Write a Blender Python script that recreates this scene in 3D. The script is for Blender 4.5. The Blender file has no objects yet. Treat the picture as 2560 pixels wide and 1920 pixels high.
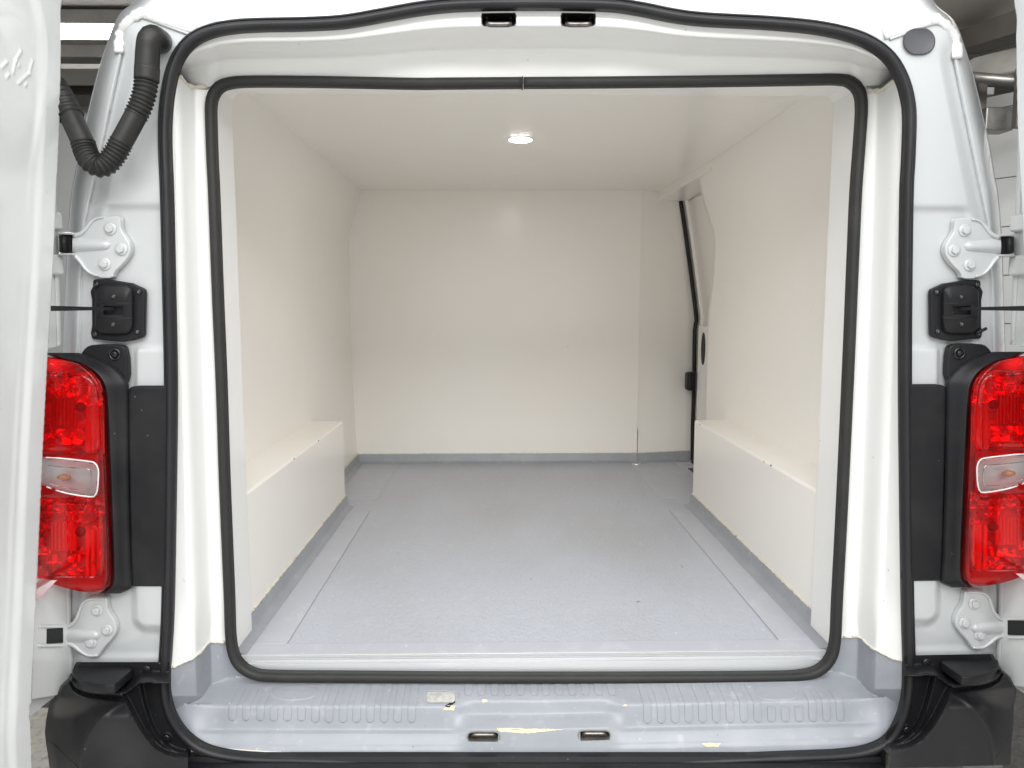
import bpy, bmesh, math, random
import numpy as np
from mathutils import Vector, noise

# ------------------------------------------------------------------ camera
S = bpy.context.scene
F = 1850.0                                   # focal length in pixels of a 2560 px wide picture
PSI, TH = math.radians(-1.078), math.radians(6.017)
C = Vector((-.076, -1.30, 1.33))
cd = bpy.data.cameras.new('camera'); cam = bpy.data.objects.new('camera', cd)
S.collection.objects.link(cam); S.camera = cam
cam.location = C; cam.rotation_euler = (math.pi / 2 - TH, 0, PSI)
cd.sensor_width = 36; cd.lens = 36 * F / 2560; cd.clip_start = .02; cd.clip_end = 200

# ------------------------------------------------------------------ light
W = bpy.data.worlds.new('World'); S.world = W; W.use_nodes = True
bg = W.node_tree.nodes['Background']
bg.inputs[0].default_value = (.94, .97, 1.0, 1); bg.inputs[1].default_value = .42
def area(name, loc, aim, sx, sy, power, col):
    l = bpy.data.lights.new(name, 'AREA'); l.shape = 'RECTANGLE'; l.size = sx; l.size_y = sy
    l.energy = power; l.color = col
    o = bpy.data.objects.new(name, l); S.collection.objects.link(o)
    o.location = loc; o.rotation_euler = (Vector(aim) - Vector(loc)).to_track_quat('-Z', 'Y').to_euler()
    return o
area('lamp_workshop_bank', (.4, -3.4, 3.14), (0, .9, .9), 4.2, .7, 92, (1, .985, .95))
area('lamp_door_daylight', (0, -5.5, 1.7), (0, 0, 1.2), 5, 2.2, 38, (.97, .985, 1))
area('lamp_ceiling_fill', (0, -2.9, 3.45), (0, -2.9, 0), 8, 4.6, 395, (.98, .99, 1))  # unseen soft fill added overhead in place of a stronger ambient
area('lamp_overhead_row', (-.3, -1.5, 3.3), (-.1, -.9, 0), 3.6, .35, 12, (.97, .99, 1))
area('lamp_rear_fill', (2.7, 2.4, 3.25), (3.6, 4.3, 2.2), 2.2, .2, 34, (1, .99, .96))  # unseen fill added to brighten the sectional door
S.view_settings.view_transform = 'Standard'; S.view_settings.look = 'None'
S.view_settings.exposure = -.02; S.view_settings.gamma = 1; S.view_settings.use_curve_mapping = False
S.cycles.use_denoising = True
S.cycles.max_bounces = 14; S.cycles.diffuse_bounces = 8; S.cycles.glossy_bounces = 6
S.cycles.transparent_max_bounces = 12; S.cycles.sample_clamp_indirect = 3

# ------------------------------------------------------------------ pixel -> place
fw = Vector((-math.sin(PSI) * math.cos(TH), math.cos(PSI) * math.cos(TH), -math.sin(TH)))
rt = Vector((math.cos(PSI), math.sin(PSI), 0)); up = rt.cross(fw)
def ray(u, v): return fw * F + rt * (u - 1280) + up * (960 - v)
def at(u, v, Y): d = ray(u, v); return C + d * ((Y - C.y) / d.y)
def atz(u, v, Z): d = ray(u, v); return C + d * ((Z - C.z) / d.z)
def atx(u, v, X): d = ray(u, v); return C + d * ((X - C.x) / d.x)
def mir(p): return Vector((-p[0], p[1], p[2]))

def sm(a, b, x):
    t = min(1.0, max(0.0, (x - a) / (b - a))); return t * t * (3 - 2 * t)
def lerp(a, b, t): return a + (b - a) * t
def interp(pts, x):                           # pts sorted by first value
    if x <= pts[0][0]: return pts[0][1]
    for (a, p), (b, q) in zip(pts, pts[1:]):
        if x <= b: return p + (q - p) * (x - a) / (b - a)
    return pts[-1][1]
def scurve(pts, x):                           # smooth interpolation
    xs = [p[0] for p in pts]
    if x <= xs[0]: return pts[0][1]
    if x >= xs[-1]: return pts[-1][1]
    for i in range(len(pts) - 1):
        if x <= xs[i + 1]:
            x0, y0 = pts[i]; x1, y1 = pts[i + 1]; h = x1 - x0
            m0 = (y1 - pts[i - 1][1]) / (x1 - xs[i - 1]) if i else (y1 - y0) / h
            m1 = (pts[i + 2][1] - y0) / (xs[i + 2] - x0) if i + 2 < len(pts) else (y1 - y0) / h
            t = (x - x0) / h
            return ((2*t**3-3*t*t+1)*y0 + (t**3-2*t*t+t)*h*m0 + (-2*t**3+3*t*t)*y1 + (t**3-t*t)*h*m1)
def seg_dist(p, pts):                          # signed distance to polyline; + on its right-hand side (screen, y down)
    best = 1e9; sg = 1
    for a, b in zip(pts, pts[1:]):
        dx, dy = b[0]-a[0], b[1]-a[1]; L = dx*dx + dy*dy
        t = min(1, max(0, ((p[0]-a[0])*dx + (p[1]-a[1])*dy) / L))
        ex, ey = p[0]-a[0]-t*dx, p[1]-a[1]-t*dy; d = math.hypot(ex, ey)
        if d < best - 1e-9: best = d; sg = 1 if dx*ey - dy*ex < 0 else -1
    return best * sg
def inside(p, poly):
    c = False; n = len(poly); x, y = p
    for i in range(n):
        x1, y1 = poly[i]; x2, y2 = poly[i-1]
        if (y1 > y) != (y2 > y) and x < (x2-x1)*(y-y1)/(y2-y1)+x1: c = not c
    return c
def rrect(cx, cy, w, h, r, n=6):
    out = []
    for sx, sy, a0 in ((1, -1, -90), (1, 1, 0), (-1, 1, 90), (-1, -1, 180)):
        for k in range(n + 1):
            a = math.radians(a0 + 90 * k / n)
            out.append((cx + sx*(w/2-r) + r*math.cos(a), cy + sy*(h/2-r) + r*math.sin(a)))
    return out
def chaikin(pts, n=2, closed=True):
    for _ in range(n):
        out = []; m = len(pts)
        rng = range(m) if closed else range(m - 1)
        if not closed: out.append(pts[0])
        for i in rng:
            a, b = pts[i], pts[(i+1) % m]
            out.append(tuple(.75*x+.25*y for x, y in zip(a, b))); out.append(tuple(.25*x+.75*y for x, y in zip(a, b)))
        if not closed: out.append(pts[-1])
        pts = out
    return pts
def catmull(pts, step, closed=False):
    P = [Vector(p) for p in pts]; n = len(P); out = []
    rng = range(n) if closed else range(n - 1)
    for i in rng:
        p1, p2 = P[i], P[(i+1) % n]
        p0 = P[(i-1) % n] if closed or i else p1 * 2 - p2
        p3 = P[(i+2) % n] if closed or i + 2 < n else p2 * 2 - p1
        k = max(1, int((p2 - p1).length / step))
        for j in range(k):
            t = j / k
            out.append(.5*((2*p1)+(p2-p0)*t+(2*p0-5*p1+4*p2-p3)*t*t+(3*p1-p0-3*p2+p3)*t**3))
    if not closed: out.append(P[-1])
    return out

# ------------------------------------------------------------------ materials
M = {}
def mat(name, col, rough=.5, metal=0, coat=0, bump=None, mottle=None, specks=None, emis=None, rvar=0, spec=.5, stretch=None, bump2=None):
    m = bpy.data.materials.new(name); m.use_nodes = True; nt = m.node_tree; N = nt.nodes; L = nt.links
    b = N['Principled BSDF']
    b.inputs['Base Color'].default_value = (*col, 1); b.inputs['Roughness'].default_value = rough
    b.inputs['Metallic'].default_value = metal; b.inputs['Coat Weight'].default_value = coat
    b.inputs['Coat Roughness'].default_value = .04; b.inputs['Specular IOR Level'].default_value = spec
    tc = N.new('ShaderNodeTexCoord'); vec = tc.outputs['Object']
    if stretch:
        mp = N.new('ShaderNodeMapping'); mp.inputs['Scale'].default_value = stretch
        L.new(vec, mp.inputs[0]); vec = mp.outputs[0]
    def nz(scale, detail=4, rg=.55):
        n = N.new('ShaderNodeTexNoise'); n.inputs['Scale'].default_value = scale
        n.inputs['Detail'].default_value = detail; n.inputs['Roughness'].default_value = rg
        L.new(vec, n.inputs['Vector']); return n.outputs['Fac']
    cur = None
    def mixcol(a, fac, c2):
        x = N.new('ShaderNodeMix'); x.data_type = 'RGBA'
        L.new(fac, x.inputs[0])
        if a is None: x.inputs[6].default_value = (*col, 1)
        else: L.new(a, x.inputs[6])
        x.inputs[7].default_value = (*c2, 1); return x.outputs[2]
    def ramp(src, lo, hi):
        r = N.new('ShaderNodeMapRange'); r.inputs[1].default_value = lo; r.inputs[2].default_value = hi
        L.new(src, r.inputs[0]); return r.outputs[0]
    if mottle:                                 # (scale, lo, hi, colour)
        for sc, lo, hi, c2 in (mottle if isinstance(mottle, list) else [mottle]):
            cur = mixcol(cur, ramp(nz(sc), lo, hi), c2)
    if specks:
        for sc, lo, hi, c2 in (specks if isinstance(specks, list) else [specks]):
            cur = mixcol(cur, ramp(nz(sc, 2, .4), lo, hi), c2)
    if cur is not None: L.new(cur, b.inputs['Base Color'])
    if rvar:
        r = N.new('ShaderNodeMapRange'); r.inputs[3].default_value = rough - rvar; r.inputs[4].default_value = rough + rvar
        L.new(nz(9, 6), r.inputs[0]); L.new(r.outputs[0], b.inputs['Roughness'])
    prev = None
    for bp in [x for x in (bump, bump2) if x]:
        bn = N.new('ShaderNodeBump'); bn.inputs['Strength'].default_value = bp[1]; bn.inputs['Distance'].default_value = bp[2]
        L.new(nz(bp[0], bp[3] if len(bp) > 3 else 2), bn.inputs['Height'])
        if prev: L.new(prev, bn.inputs['Normal'])
        prev = bn.outputs[0]
    if prev: L.new(prev, b.inputs['Normal'])
    if emis:
        b.inputs['Emission Color'].default_value = (*emis[0], 1); b.inputs['Emission Strength'].default_value = emis[1]
    M[name] = m; return m
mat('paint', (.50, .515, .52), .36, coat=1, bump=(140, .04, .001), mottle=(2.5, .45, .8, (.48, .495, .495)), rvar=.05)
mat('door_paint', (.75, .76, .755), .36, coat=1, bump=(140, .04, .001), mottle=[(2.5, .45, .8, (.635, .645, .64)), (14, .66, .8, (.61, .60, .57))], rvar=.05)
mat('gelcoat', (.845, .845, .83), .19, bump=(5, .10, .01), bump2=(260, .03, .001), mottle=(3.2, .4, .75, (.825, .82, .795)),
    specks=[(60, .76, .80, (.6, .56, .50))], rvar=.05)
mat('liner', (.898, .87, .822), .24, bump=(4, .10, .012), bump2=(220, .03, .001), mottle=(2.2, .4, .75, (.885, .85, .797)),
    specks=[(52, .80, .84, (.6, .55, .48))])
mat('grey_gelcoat', (.29, .305, .335), .42, bump=(90, .05, .001), bump2=(7, .12, .006), mottle=[(11, .42, .8, (.335, .35, .38)), (38, .6, .78, (.38, .39, .415))],
    specks=[(170, .765, .80, (.60, .61, .62)), (70, .775, .80, (.2, .19, .18))], rvar=.1)
mat('grey_floor', (.435, .455, .51), .36, bump=(150, .9, .0026, 1), bump2=(3, .1, .01), mottle=[(2.4, .42, .75, (.385, .395, .42)), (26, .58, .8, (.47, .485, .525))],
    specks=[(120, .73, .76, (.62, .62, .63)), (45, .765, .79, (.25, .24, .23))], rvar=.05, stretch=(1, .55, 1))
mat('grey_strip', (.44, .455, .50), .38, bump=(30, .06, .002), mottle=(20, .5, .8, (.50, .515, .56)), specks=[(140, .72, .75, (.62, .63, .65))], rvar=.08)
mat('rubber', (.017, .017, .019), .42, bump=(90, .12, .001), mottle=(12, .5, .8, (.026, .026, .027)), rvar=.08, spec=.32)
mat('rubber_flat', (.024, .024, .023), .55, bump=(120, .12, .001), mottle=(14, .5, .8, (.036, .036, .034)), rvar=.06, spec=.3)
mat('plastic', (.0125, .0125, .014), .42, bump=(520, .10, .0006), mottle=(9, .5, .8, (.026, .026, .027)),
    specks=[(130, .76, .78, (.12, .115, .11))], rvar=.05, spec=.26)
mat('plastic_gloss', (.012, .012, .014), .18, bump=(60, .04, .001))
mat('conduit', (.020, .0195, .019), .42, bump=(200, .1, .0006), mottle=(30, .5, .8, (.032, .030, .027)), rvar=.08, spec=.3)
mat('black_hole', (.006, .006, .006), .6)
mat('dark_metal', (.20, .19, .18), .3, metal=1, rvar=.1, mottle=(60, .5, .7, (.10, .08, .06)))
mat('aluminium', (.66, .675, .695), .4, metal=.6, rvar=.08, bump=(400, .1, .0004), stretch=(.05, 1, 1), mottle=(30, .55, .8, (.58, .58, .56)))
mat('plate_metal', (.55, .55, .53), .5, metal=.7, bump=(160, .5, .001), mottle=(90, .4, .7, (.75, .76, .74)))
mat('chrome', (.86, .86, .86), .08, metal=1)
mat('sealant', (.74, .71, .62), .5, bump=(110, .5, .003), mottle=(40, .4, .7, (.66, .62, .50)), specks=(90, .70, .74, (.25, .21, .16)))
mat('foam', (.70, .64, .43), .8, bump=(200, .6, .002), mottle=(80, .4, .7, (.56, .50, .33)))
mat('bead', (.70, .705, .70), .38, coat=.6, bump=(60, .5, .004))
mat('led', (1, 1, 1), .4, emis=((1, .95, .87), 175))
mat('tube_light', (1, 1, 1), .4, emis=((.97, .99, 1), 22))
mat('amber', (.75, .28, .10), .2, spec=.7)
mat('bulb_dark', (.22, .03, .02), .15)
mat('ceiling', (.20, .183, .165), .8, bump=(6, .3, .02), mottle=(1.2, .4, .7, (.165, .15, .137)))
mat('beam', (.10, .09, .08), .6, mottle=(3, .4, .7, (.07, .063, .056)))
mat('roof_light', (.52, .49, .445), .7, mottle=(1.4, .4, .7, (.47, .44, .40)))
mat('steel', (.30, .29, .275), .4, metal=.8, mottle=(12, .4, .7, (.2, .19, .18)))
mat('wall', (.74, .74, .72), .7, mottle=(1.5, .4, .7, (.68, .68, .655)), bump=(30, .1, .003))
mat('slat', (.76, .77, .765), .5, mottle=(2, .4, .7, (.73, .735, .73)))
mat('heater', (.40, .385, .36), .5, mottle=(8, .4, .7, (.33, .315, .30)))
mat('asphalt', (.085, .078, .072), .85, bump=(60, .6, .006), mottle=[(9, .4, .7, (.12, .11, .10)), (60, .45, .7, (.06, .055, .05))])
mat('slab', (.44, .42, .37), .8, bump=(45, .5, .004), mottle=[(7, .4, .65, (.52, .49, .43)), (50, .5, .72, (.30, .28, .25))])

def lens_mat(name, col, gl=.08, thick=1.0):
    m = bpy.data.materials.new(name); m.use_nodes = True; nt = m.node_tree; N = nt.nodes; L = nt.links
    N.remove(N['Principled BSDF']); out = N['Material Output']
    tr = N.new('ShaderNodeBsdfTransparent'); tr.inputs[0].default_value = (*col, 1)
    gs = N.new('ShaderNodeBsdfGlossy'); gs.inputs['Roughness'].default_value = gl
    di = N.new('ShaderNodeBsdfDiffuse'); di.inputs[0].default_value = (col[0]*.6, col[1]*.6, col[2]*.6, 1)
    fr = N.new('ShaderNodeFresnel'); fr.inputs[0].default_value = 1.5
    nz = N.new('ShaderNodeTexNoise'); nz.inputs['Scale'].default_value = 35; bp = N.new('ShaderNodeBump')
    bp.inputs['Strength'].default_value = .15; bp.inputs['Distance'].default_value = .002
    L.new(nz.outputs['Fac'], bp.inputs['Height']); L.new(bp.outputs[0], gs.inputs['Normal'])
    m0 = N.new('ShaderNodeMixShader'); m0.inputs[0].default_value = .10 * thick
    L.new(tr.outputs[0], m0.inputs[1]); L.new(di.outputs[0], m0.inputs[2])
    m1 = N.new('ShaderNodeMixShader'); L.new(fr.outputs[0], m1.inputs[0]); L.new(m0.outputs[0], m1.inputs[1]); L.new(gs.outputs[0], m1.inputs[2])
    L.new(m1.outputs[0], out.inputs[0]); M[name] = m
lens_mat('red_lens', (.96, .012, .014), .05, 1.1)
lens_mat('clear_lens', (.92, .92, .92), .05, .8)

# ------------------------------------------------------------------ mesh helpers
COL = S.collection
def mesh(name, verts, faces, m, parent=None, smooth=False, angle=None, recalc=True):
    me = bpy.data.meshes.new(name)
    me.from_pydata([tuple(v) for v in verts], [], [tuple(f) for f in faces]); me.update()
    if recalc:
        bm = bmesh.new(); bm.from_mesh(me); bmesh.ops.recalc_face_normals(bm, faces=bm.faces); bm.to_mesh(me); bm.free()
    if smooth:
        me.polygons.foreach_set('use_smooth', [True] * len(me.polygons))
        if angle: me.set_sharp_from_angle(angle=math.radians(angle))
    me.materials.append(M[m])
    o = bpy.data.objects.new(name, me); COL.objects.link(o)
    if parent is not None: o.parent = parent
    return o
def bevel(o, w, seg=2, ang=35):
    b = o.modifiers.new('bevel', 'BEVEL'); b.width = w; b.segments = seg; b.limit_method = 'ANGLE'; b.angle_limit = math.radians(ang)
    o.data.polygons.foreach_set('use_smooth', [True] * len(o.data.polygons))
    o.data.set_sharp_from_angle(angle=math.radians(60)) if False else None
    w_ = o.modifiers.new('wn', 'WEIGHTED_NORMAL'); w_.keep_sharp = False
    return o
def thick(o, t, off=-1):
    s = o.modifiers.new('solid', 'SOLIDIFY'); s.thickness = t; s.offset = off; return o
class MB:
    def __init__(self): self.v = []; self.f = []
    def add(self, v, f):
        n = len(self.v); self.v += [Vector(p) for p in v]; self.f += [tuple(i + n for i in q) for q in f]; return self
    def grid(self, rows, skip=None):
        n = len(self.v); c = len(rows[0])
        for r in rows: self.v += [Vector(p) for p in r]
        for i in range(len(rows) - 1):
            for j in range(c - 1):
                if skip and skip(i, j): continue
                a = n + i*c + j; self.f.append((a, a+1, a+c+1, a+c))
        return self
    def box(self, x0, x1, y0, y1, z0, z1):
        v = [(x, y, z) for z in (z0, z1) for y in (y0, y1) for x in (x0, x1)]
        return self.add(v, [(0,2,3,1),(4,5,7,6),(0,1,5,4),(2,6,7,3),(0,4,6,2),(1,3,7,5)])
    def prism(self, front, back):              # two matching rings
        n = len(front)
        return self.add(list(front) + list(back), [tuple(range(n)), tuple(range(2*n-1, n-1, -1))] +
                        [(i, i+n, (i+1) % n + n, (i+1) % n) for i in range(n)])
    def tube(self, path, rad, seg=12, closed=False, cap=True, prof=None, nrm=None):
        P = [Vector(p) for p in path]; n = len(P); rings = []
        prevn = None
        for i, p in enumerate(P):
            a = P[i-1] if (i or closed) else p; b = P[(i+1) % n] if (i < n-1 or closed) else p
            t = (b - a).normalized()
            if nrm is not None: k = Vector(nrm); s_ = t.cross(k).normalized(); k = s_.cross(t).normalized()
            else:
                if prevn is None:
                    prevn = Vector((0, 0, 1)) if abs(t.z) < .8 else Vector((0, 1, 0))
                k = (prevn - t * prevn.dot(t)).normalized(); s_ = t.cross(k); prevn = k
            r = rad(i / max(1, n - 1)) if callable(rad) else rad
            if prof: ring = [p + s_ * (q[0] * r) + k * (q[1] * r) for q in prof]
            else: ring = [p + s_ * (r * math.cos(2*math.pi*j/seg)) + k * (r * math.sin(2*math.pi*j/seg)) for j in range(seg)]
            rings.append(ring)
        m = len(rings[0]); base = len(self.v)
        for r in rings: self.v += r
        for i in range(n if closed else n - 1):
            for j in range(m):
                a = base + i*m + j; b = base + i*m + (j+1) % m
                c = base + ((i+1) % n)*m + (j+1) % m; d = base + ((i+1) % n)*m + j
                self.f.append((a, b, c, d))
        if cap and not closed:
            self.f.append(tuple(base + j for j in range(m-1, -1, -1))); self.f.append(tuple(base + (n-1)*m + j for j in range(m)))
        return self
    def dome(self, c, ax, r, h, seg=16, rings=4, hexhead=False):    # button / cylinder along axis with rounded top
        ax = Vector(ax).normalized(); e1 = ax.orthogonal().normalized(); e2 = ax.cross(e1)
        prof = [(1, 0), (1, .55), (.93, .85), (.75, 1)]
        n = len(self.v); c = Vector(c)
        for pr, ph in prof:
            for j in range(seg):
                a = 2*math.pi*j/seg; self.v.append(c + (e1*math.cos(a) + e2*math.sin(a))*r*pr + ax*h*ph)
        for i in range(len(prof)-1):
            for j in range(seg):
                self.f.append((n+i*seg+j, n+i*seg+(j+1) % seg, n+(i+1)*seg+(j+1) % seg, n+(i+1)*seg+j))
        self.f.append(tuple(n+(len(prof)-1)*seg+j for j in range(seg)))
        return self
    def mirror(self): self.v = [mir(p) for p in self.v]; self.f = [tuple(reversed(f)) for f in self.f]; return self
    def side(self, s): return self.mirror() if s > 0 else self
    def build(self, name, m, parent=None, smooth=False, angle=None): return mesh(name, self.v, self.f, m, parent, smooth, angle)
def thing(name, label, cat, loc=(0, 0, 0), group=None):
    o = bpy.data.objects.new(name, None); COL.objects.link(o); o.location = loc; o.empty_display_size = .1
    o['label'] = label; o['category'] = cat
    if group: o['group'] = group
    return o
def tag(o, label, cat, group=None):
    o['label'] = label; o['category'] = cat
    if group: o['group'] = group
    return o
def structure(o): o['kind'] = 'structure'; return o
def poly_px(pts, Y): return [at(u, v, Y) for u, v in pts]
def plate(mb, pts, y0, y1):                    # traced outline as a real plate between two depths (y1 nearer the camera)
    fr = poly_px(pts, y1); cx = sum((p for p in fr), Vector()) / len(fr)
    bk = [Vector((p.x, y0, p.z)) for p in fr]
    return mb.prism(fr, bk)

# ================================================================== THE PLACE AROUND THE VAN
g = MB().grid([[(-30, -12, 0), (30, -12, 0)], [(-30, 30, 0), (30, 30, 0)]]).build('ground', 'asphalt'); structure(g)
def slab_piece(u0, u1, v0, v1):
    a, b, c, d = atz(u0[0], v0, .004), atz(u1[0], v0, .004), atz(u1[1], v1, .004), atz(u0[1], v1, .004)
    return a, b, c, d
p = [atz(100, 1776, .0), atz(78, 1925, .0)]
x0 = p[0].x; ya = p[0].y
for k, (xa, xb, yb, yc) in enumerate(((x0, x0 + .62, ya - .62, ya), (x0, x0 + .62, ya - 1.25, ya - .63))):
    s_ = MB().box(xa, xb, yb, yc, -.02, .012).build('paving_slab', 'slab', g); bevel(s_, .006)
mat('bounce_paving', (.56, .55, .52), .7, bump=(20, .2, .003), mottle=[(4, .4, .7, (.50, .49, .46)), (40, .5, .75, (.42, .41, .38))])
structure(MB().box(-4.5, 4.5, -8, .30, -.02, .008).build('bounce_ground', 'bounce_paving'))  # unseen pale ground added to bounce light up onto header and ceiling
structure(MB().grid([[(-14, -.6, 3.5), (4.2, -.6, 3.5)], [(-14, 6.85, 3.5), (4.2, 6.85, 3.5)]]).build('ceiling', 'ceiling'))
structure(MB().grid([[(-14, 6.8, 0), (14, 6.8, 0)], [(-14, 6.8, 3.55), (14, 6.8, 3.55)]]).build('wall', 'wall'))
# left: beams and tube light
def cross_beam(v, h, dz, m, label):
    q = atz(225, v, 3.5 - dz)
    b = MB().box(-7, 2, q.y, q.y + h, 3.5 - dz, 3.505).build('roof_beam', m); bevel(b, .01)
    tag(b, label, 'beam', 'beams under the workshop ceiling')
cross_beam(143, .28, .10, 'beam', 'dark roof beam nearest the tube light, left of the van')
cross_beam(172, .5, .14, 'roof_light', 'taupe roof beam behind the dark one, left of the van')
cross_beam(243, .35, .16, 'beam', 'dark roof beam farthest back above the pale wall, left of the van')
q = atz(225, 76, 3.36)
tl = thing('tube_light', 'bright fluorescent tube light glowing between the left door and the van', 'light', (q.x, q.y, 3.36))
def rel(mb, o): mb.v = [v - Vector(o.location) for v in mb.v]; return mb
rel(MB().box(q.x - 1.6, q.x + .6, q.y - .03, q.y + .10, 3.33, 3.39), tl).build('diffuser', 'tube_light', tl)
rel(MB().box(q.x - 1.62, q.x + .62, q.y - .05, q.y + .12, 3.392, 3.49), tl).build('housing', 'heater', tl)
# right: ceiling step, dark beam, heater, pipe, sectional door
structure(MB().box(2.0, 14, -.6, 6.7, 3.32, 3.49).build('ceiling_step', 'roof_light'))
def lineat(ua, va, ub, vb, Y1, Y2): return at(ua, va, Y1), at(ub, vb, Y2)
a, b = lineat(2405, 136, 2640, 66, 4.2, 3.2)
rb = MB()
d_ = (b - a).normalized(); n_ = d_.cross(Vector((0, 0, 1))).normalized() * .12
rb.prism([a - n_, a + n_, a + n_ + Vector((0, 0, .14)), a - n_ + Vector((0, 0, .14))], [b - n_, b + n_, b + n_ + Vector((0, 0, .14)), b - n_ + Vector((0, 0, .14))])
tag(rb.build('roof_beam', 'beam'), 'dark sloping roof beam seen right of the van above the grey heater', 'beam', 'beams under the workshop ceiling')
a, b = lineat(2432, 176, 2640, 128, 3.9, 3.3)
ht = thing('ceiling_heater', 'grey box heater hung under the dark beam right of the van', 'heater', a)
hb = MB(); w0 = Vector((0, .3, 0)); hz = Vector((0, 0, .13))
hb.prism([a - hz*.5, a + w0 - hz*.5, a + w0 + hz*.5, a + hz*.7], [b - hz*.5, b + w0 - hz*.5, b + w0 + hz*.5, b + hz*.7])
bevel(rel(hb, ht).build('casing', 'heater', ht), .015)
for k in range(2):
    pp = a.lerp(b, .18 + .5 * k); st = MB().box(pp.x - .03, pp.x + .03, pp.y + .02, pp.y + .06, pp.z - .42, pp.z - .05)
    rel(st, ht).build('bracket', 'beam', ht)
bx_ = a.lerp(b, .42); jb = MB().box(bx_.x - .09, bx_.x + .1, bx_.y + .02, bx_.y + .16, bx_.z - .42, bx_.z - .27)
bevel(rel(jb, ht).build('control_box', 'steel', ht), .01)
a, b = lineat(2400, 190, 2640, 212, 3.7, 3.5)
tag(MB().tube([a, b], .035, 12).build('pipe', 'steel', None, True), 'steel pipe running below the grey heater right of the van', 'pipe')
q1, q2 = at(2405, 240, 4.4), at(2475, 216, 4.4)
tag(MB().box(q1.x, q2.x, 4.35, 4.45, q1.z + .0, q1.z + .05).build('strip_light', 'slat'), 'small unlit white strip light under the pipe right of the van', 'strip light')  # strip light built as a plain white box that gives no light
# sectional door, turned a little towards the van
ga = at(2380, 262, 4.6); gb = at(2700, 215, 3.9)
gdir = Vector((gb.x - ga.x, gb.y - ga.y, 0)).normalized(); gtop = ga.z
gd = thing('sectional_door', 'white sectional garage door of wide panels behind the van on the right', 'garage door', (ga.x, ga.y, 0))
zz = gtop; hts = (.10, .155, .36, .36, .36, .36, .36, .36, .36)
for k, h in enumerate(hts):
    if zz - h < 0: break
    A = Vector((ga.x, ga.y, 0)) - gdir * .6; B = A + gdir * 4.2; nn = Vector((gdir.y, -gdir.x, 0)) * .04
    mb = MB().prism([A + Vector((0, 0, zz - h + .006)), B + Vector((0, 0, zz - h + .006)), B + Vector((0, 0, zz)), A + Vector((0, 0, zz))],
                    [q + nn * -1 for q in (A + Vector((0, 0, zz - h + .006)), B + Vector((0, 0, zz - h + .006)), B + Vector((0, 0, zz)), A + Vector((0, 0, zz)))])
    bevel(rel(mb, gd).build('panel', 'slat', gd), .004); zz -= h
A = Vector((ga.x, ga.y, 0)) - gdir * .6; B = A + gdir * 4.2; off = Vector((-gdir.y, gdir.x, 0)) * .03
rel(MB().prism([A + off, B + off, B + off + Vector((0, 0, gtop)), A + off + Vector((0, 0, gtop))],
           [q + off * .5 for q in (A + off, B + off, B + off + Vector((0, 0, gtop)), A + off + Vector((0, 0, gtop)))]), gd).build('backing', 'beam', gd)

# ================================================================== THE VAN
van = thing('delivery_van', 'white delivery van seen from behind with rear doors open on an empty cream-lined cargo bay', 'van')

# ---- traced curves (pixels of the photograph, left half mirrored for the right)
OS = [(1318, 8), (1513, 11), (1600, 22), (1680, 38), (1760, 48), (1920, 57), (2036, 68), (2122, 86), (2180, 110), (2224, 145), (2252, 190),
      (2268, 240), (2274, 295), (2271, 400), (2267, 480), (2264, 700), (2263, 960), (2265, 1200), (2269, 1500), (2273, 1660), (2270, 1735),
      (2255, 1795), (2224, 1848), (2175, 1875), (2100, 1888), (1962, 1894), (1600, 1908), (1280, 1914), (1000, 1908), (762, 1900), (640, 1897),
      (560, 1888), (506, 1872), (463, 1842), (432, 1800), (415, 1755), (409, 1700), (414, 1630), (420, 1500), (425, 1200), (427, 960),
      (422, 700), (417, 480), (413, 380), (413, 300), (419, 235), (432, 175), (452, 132), (484, 98), (530, 77), (590, 66), (660, 62), (760, 60), (860, 54), (960, 37), (1058, 20), (1155, 11)]
osl = [(v, u) for u, v in OS if u < 455 and 130 < v < 1802]; osl.sort()
ost = [(u, v) for u, v in OS if v < 240 and 445 < u < 2232]; ost.sort()
osb = [(u, v) for u, v in OS if v > 1795]; osb.sort()
SIL = [(-160, 520), (-90, 420), (-40, 372), (0, 341), (29, 304), (58, 286), (95, 272), (153, 252), (231, 231), (278, 220), (347, 203), (434, 187), (480, 178), (600, 168), (800, 160), (1000, 152), (1400, 146), (1720, 140)]
GRV = [(300, 60), (306, 120), (304, 145), (281, 250), (255, 370), (231, 480), (214, 555), (206, 640), (200, 760), (196, 900), (190, 1200), (176, 1500), (176, 1700)]
def roundrect_sd(u, v, u0, u1, v0, v1, r):
    cx, cy = (u0+u1)/2, (v0+v1)/2; dx, dy = abs(u-cx)-(u1-u0)/2+r, abs(v-cy)-(v1-v0)/2+r
    return math.hypot(max(dx, 0), max(dy, 0)) + min(max(dx, dy), 0) - r
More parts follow.
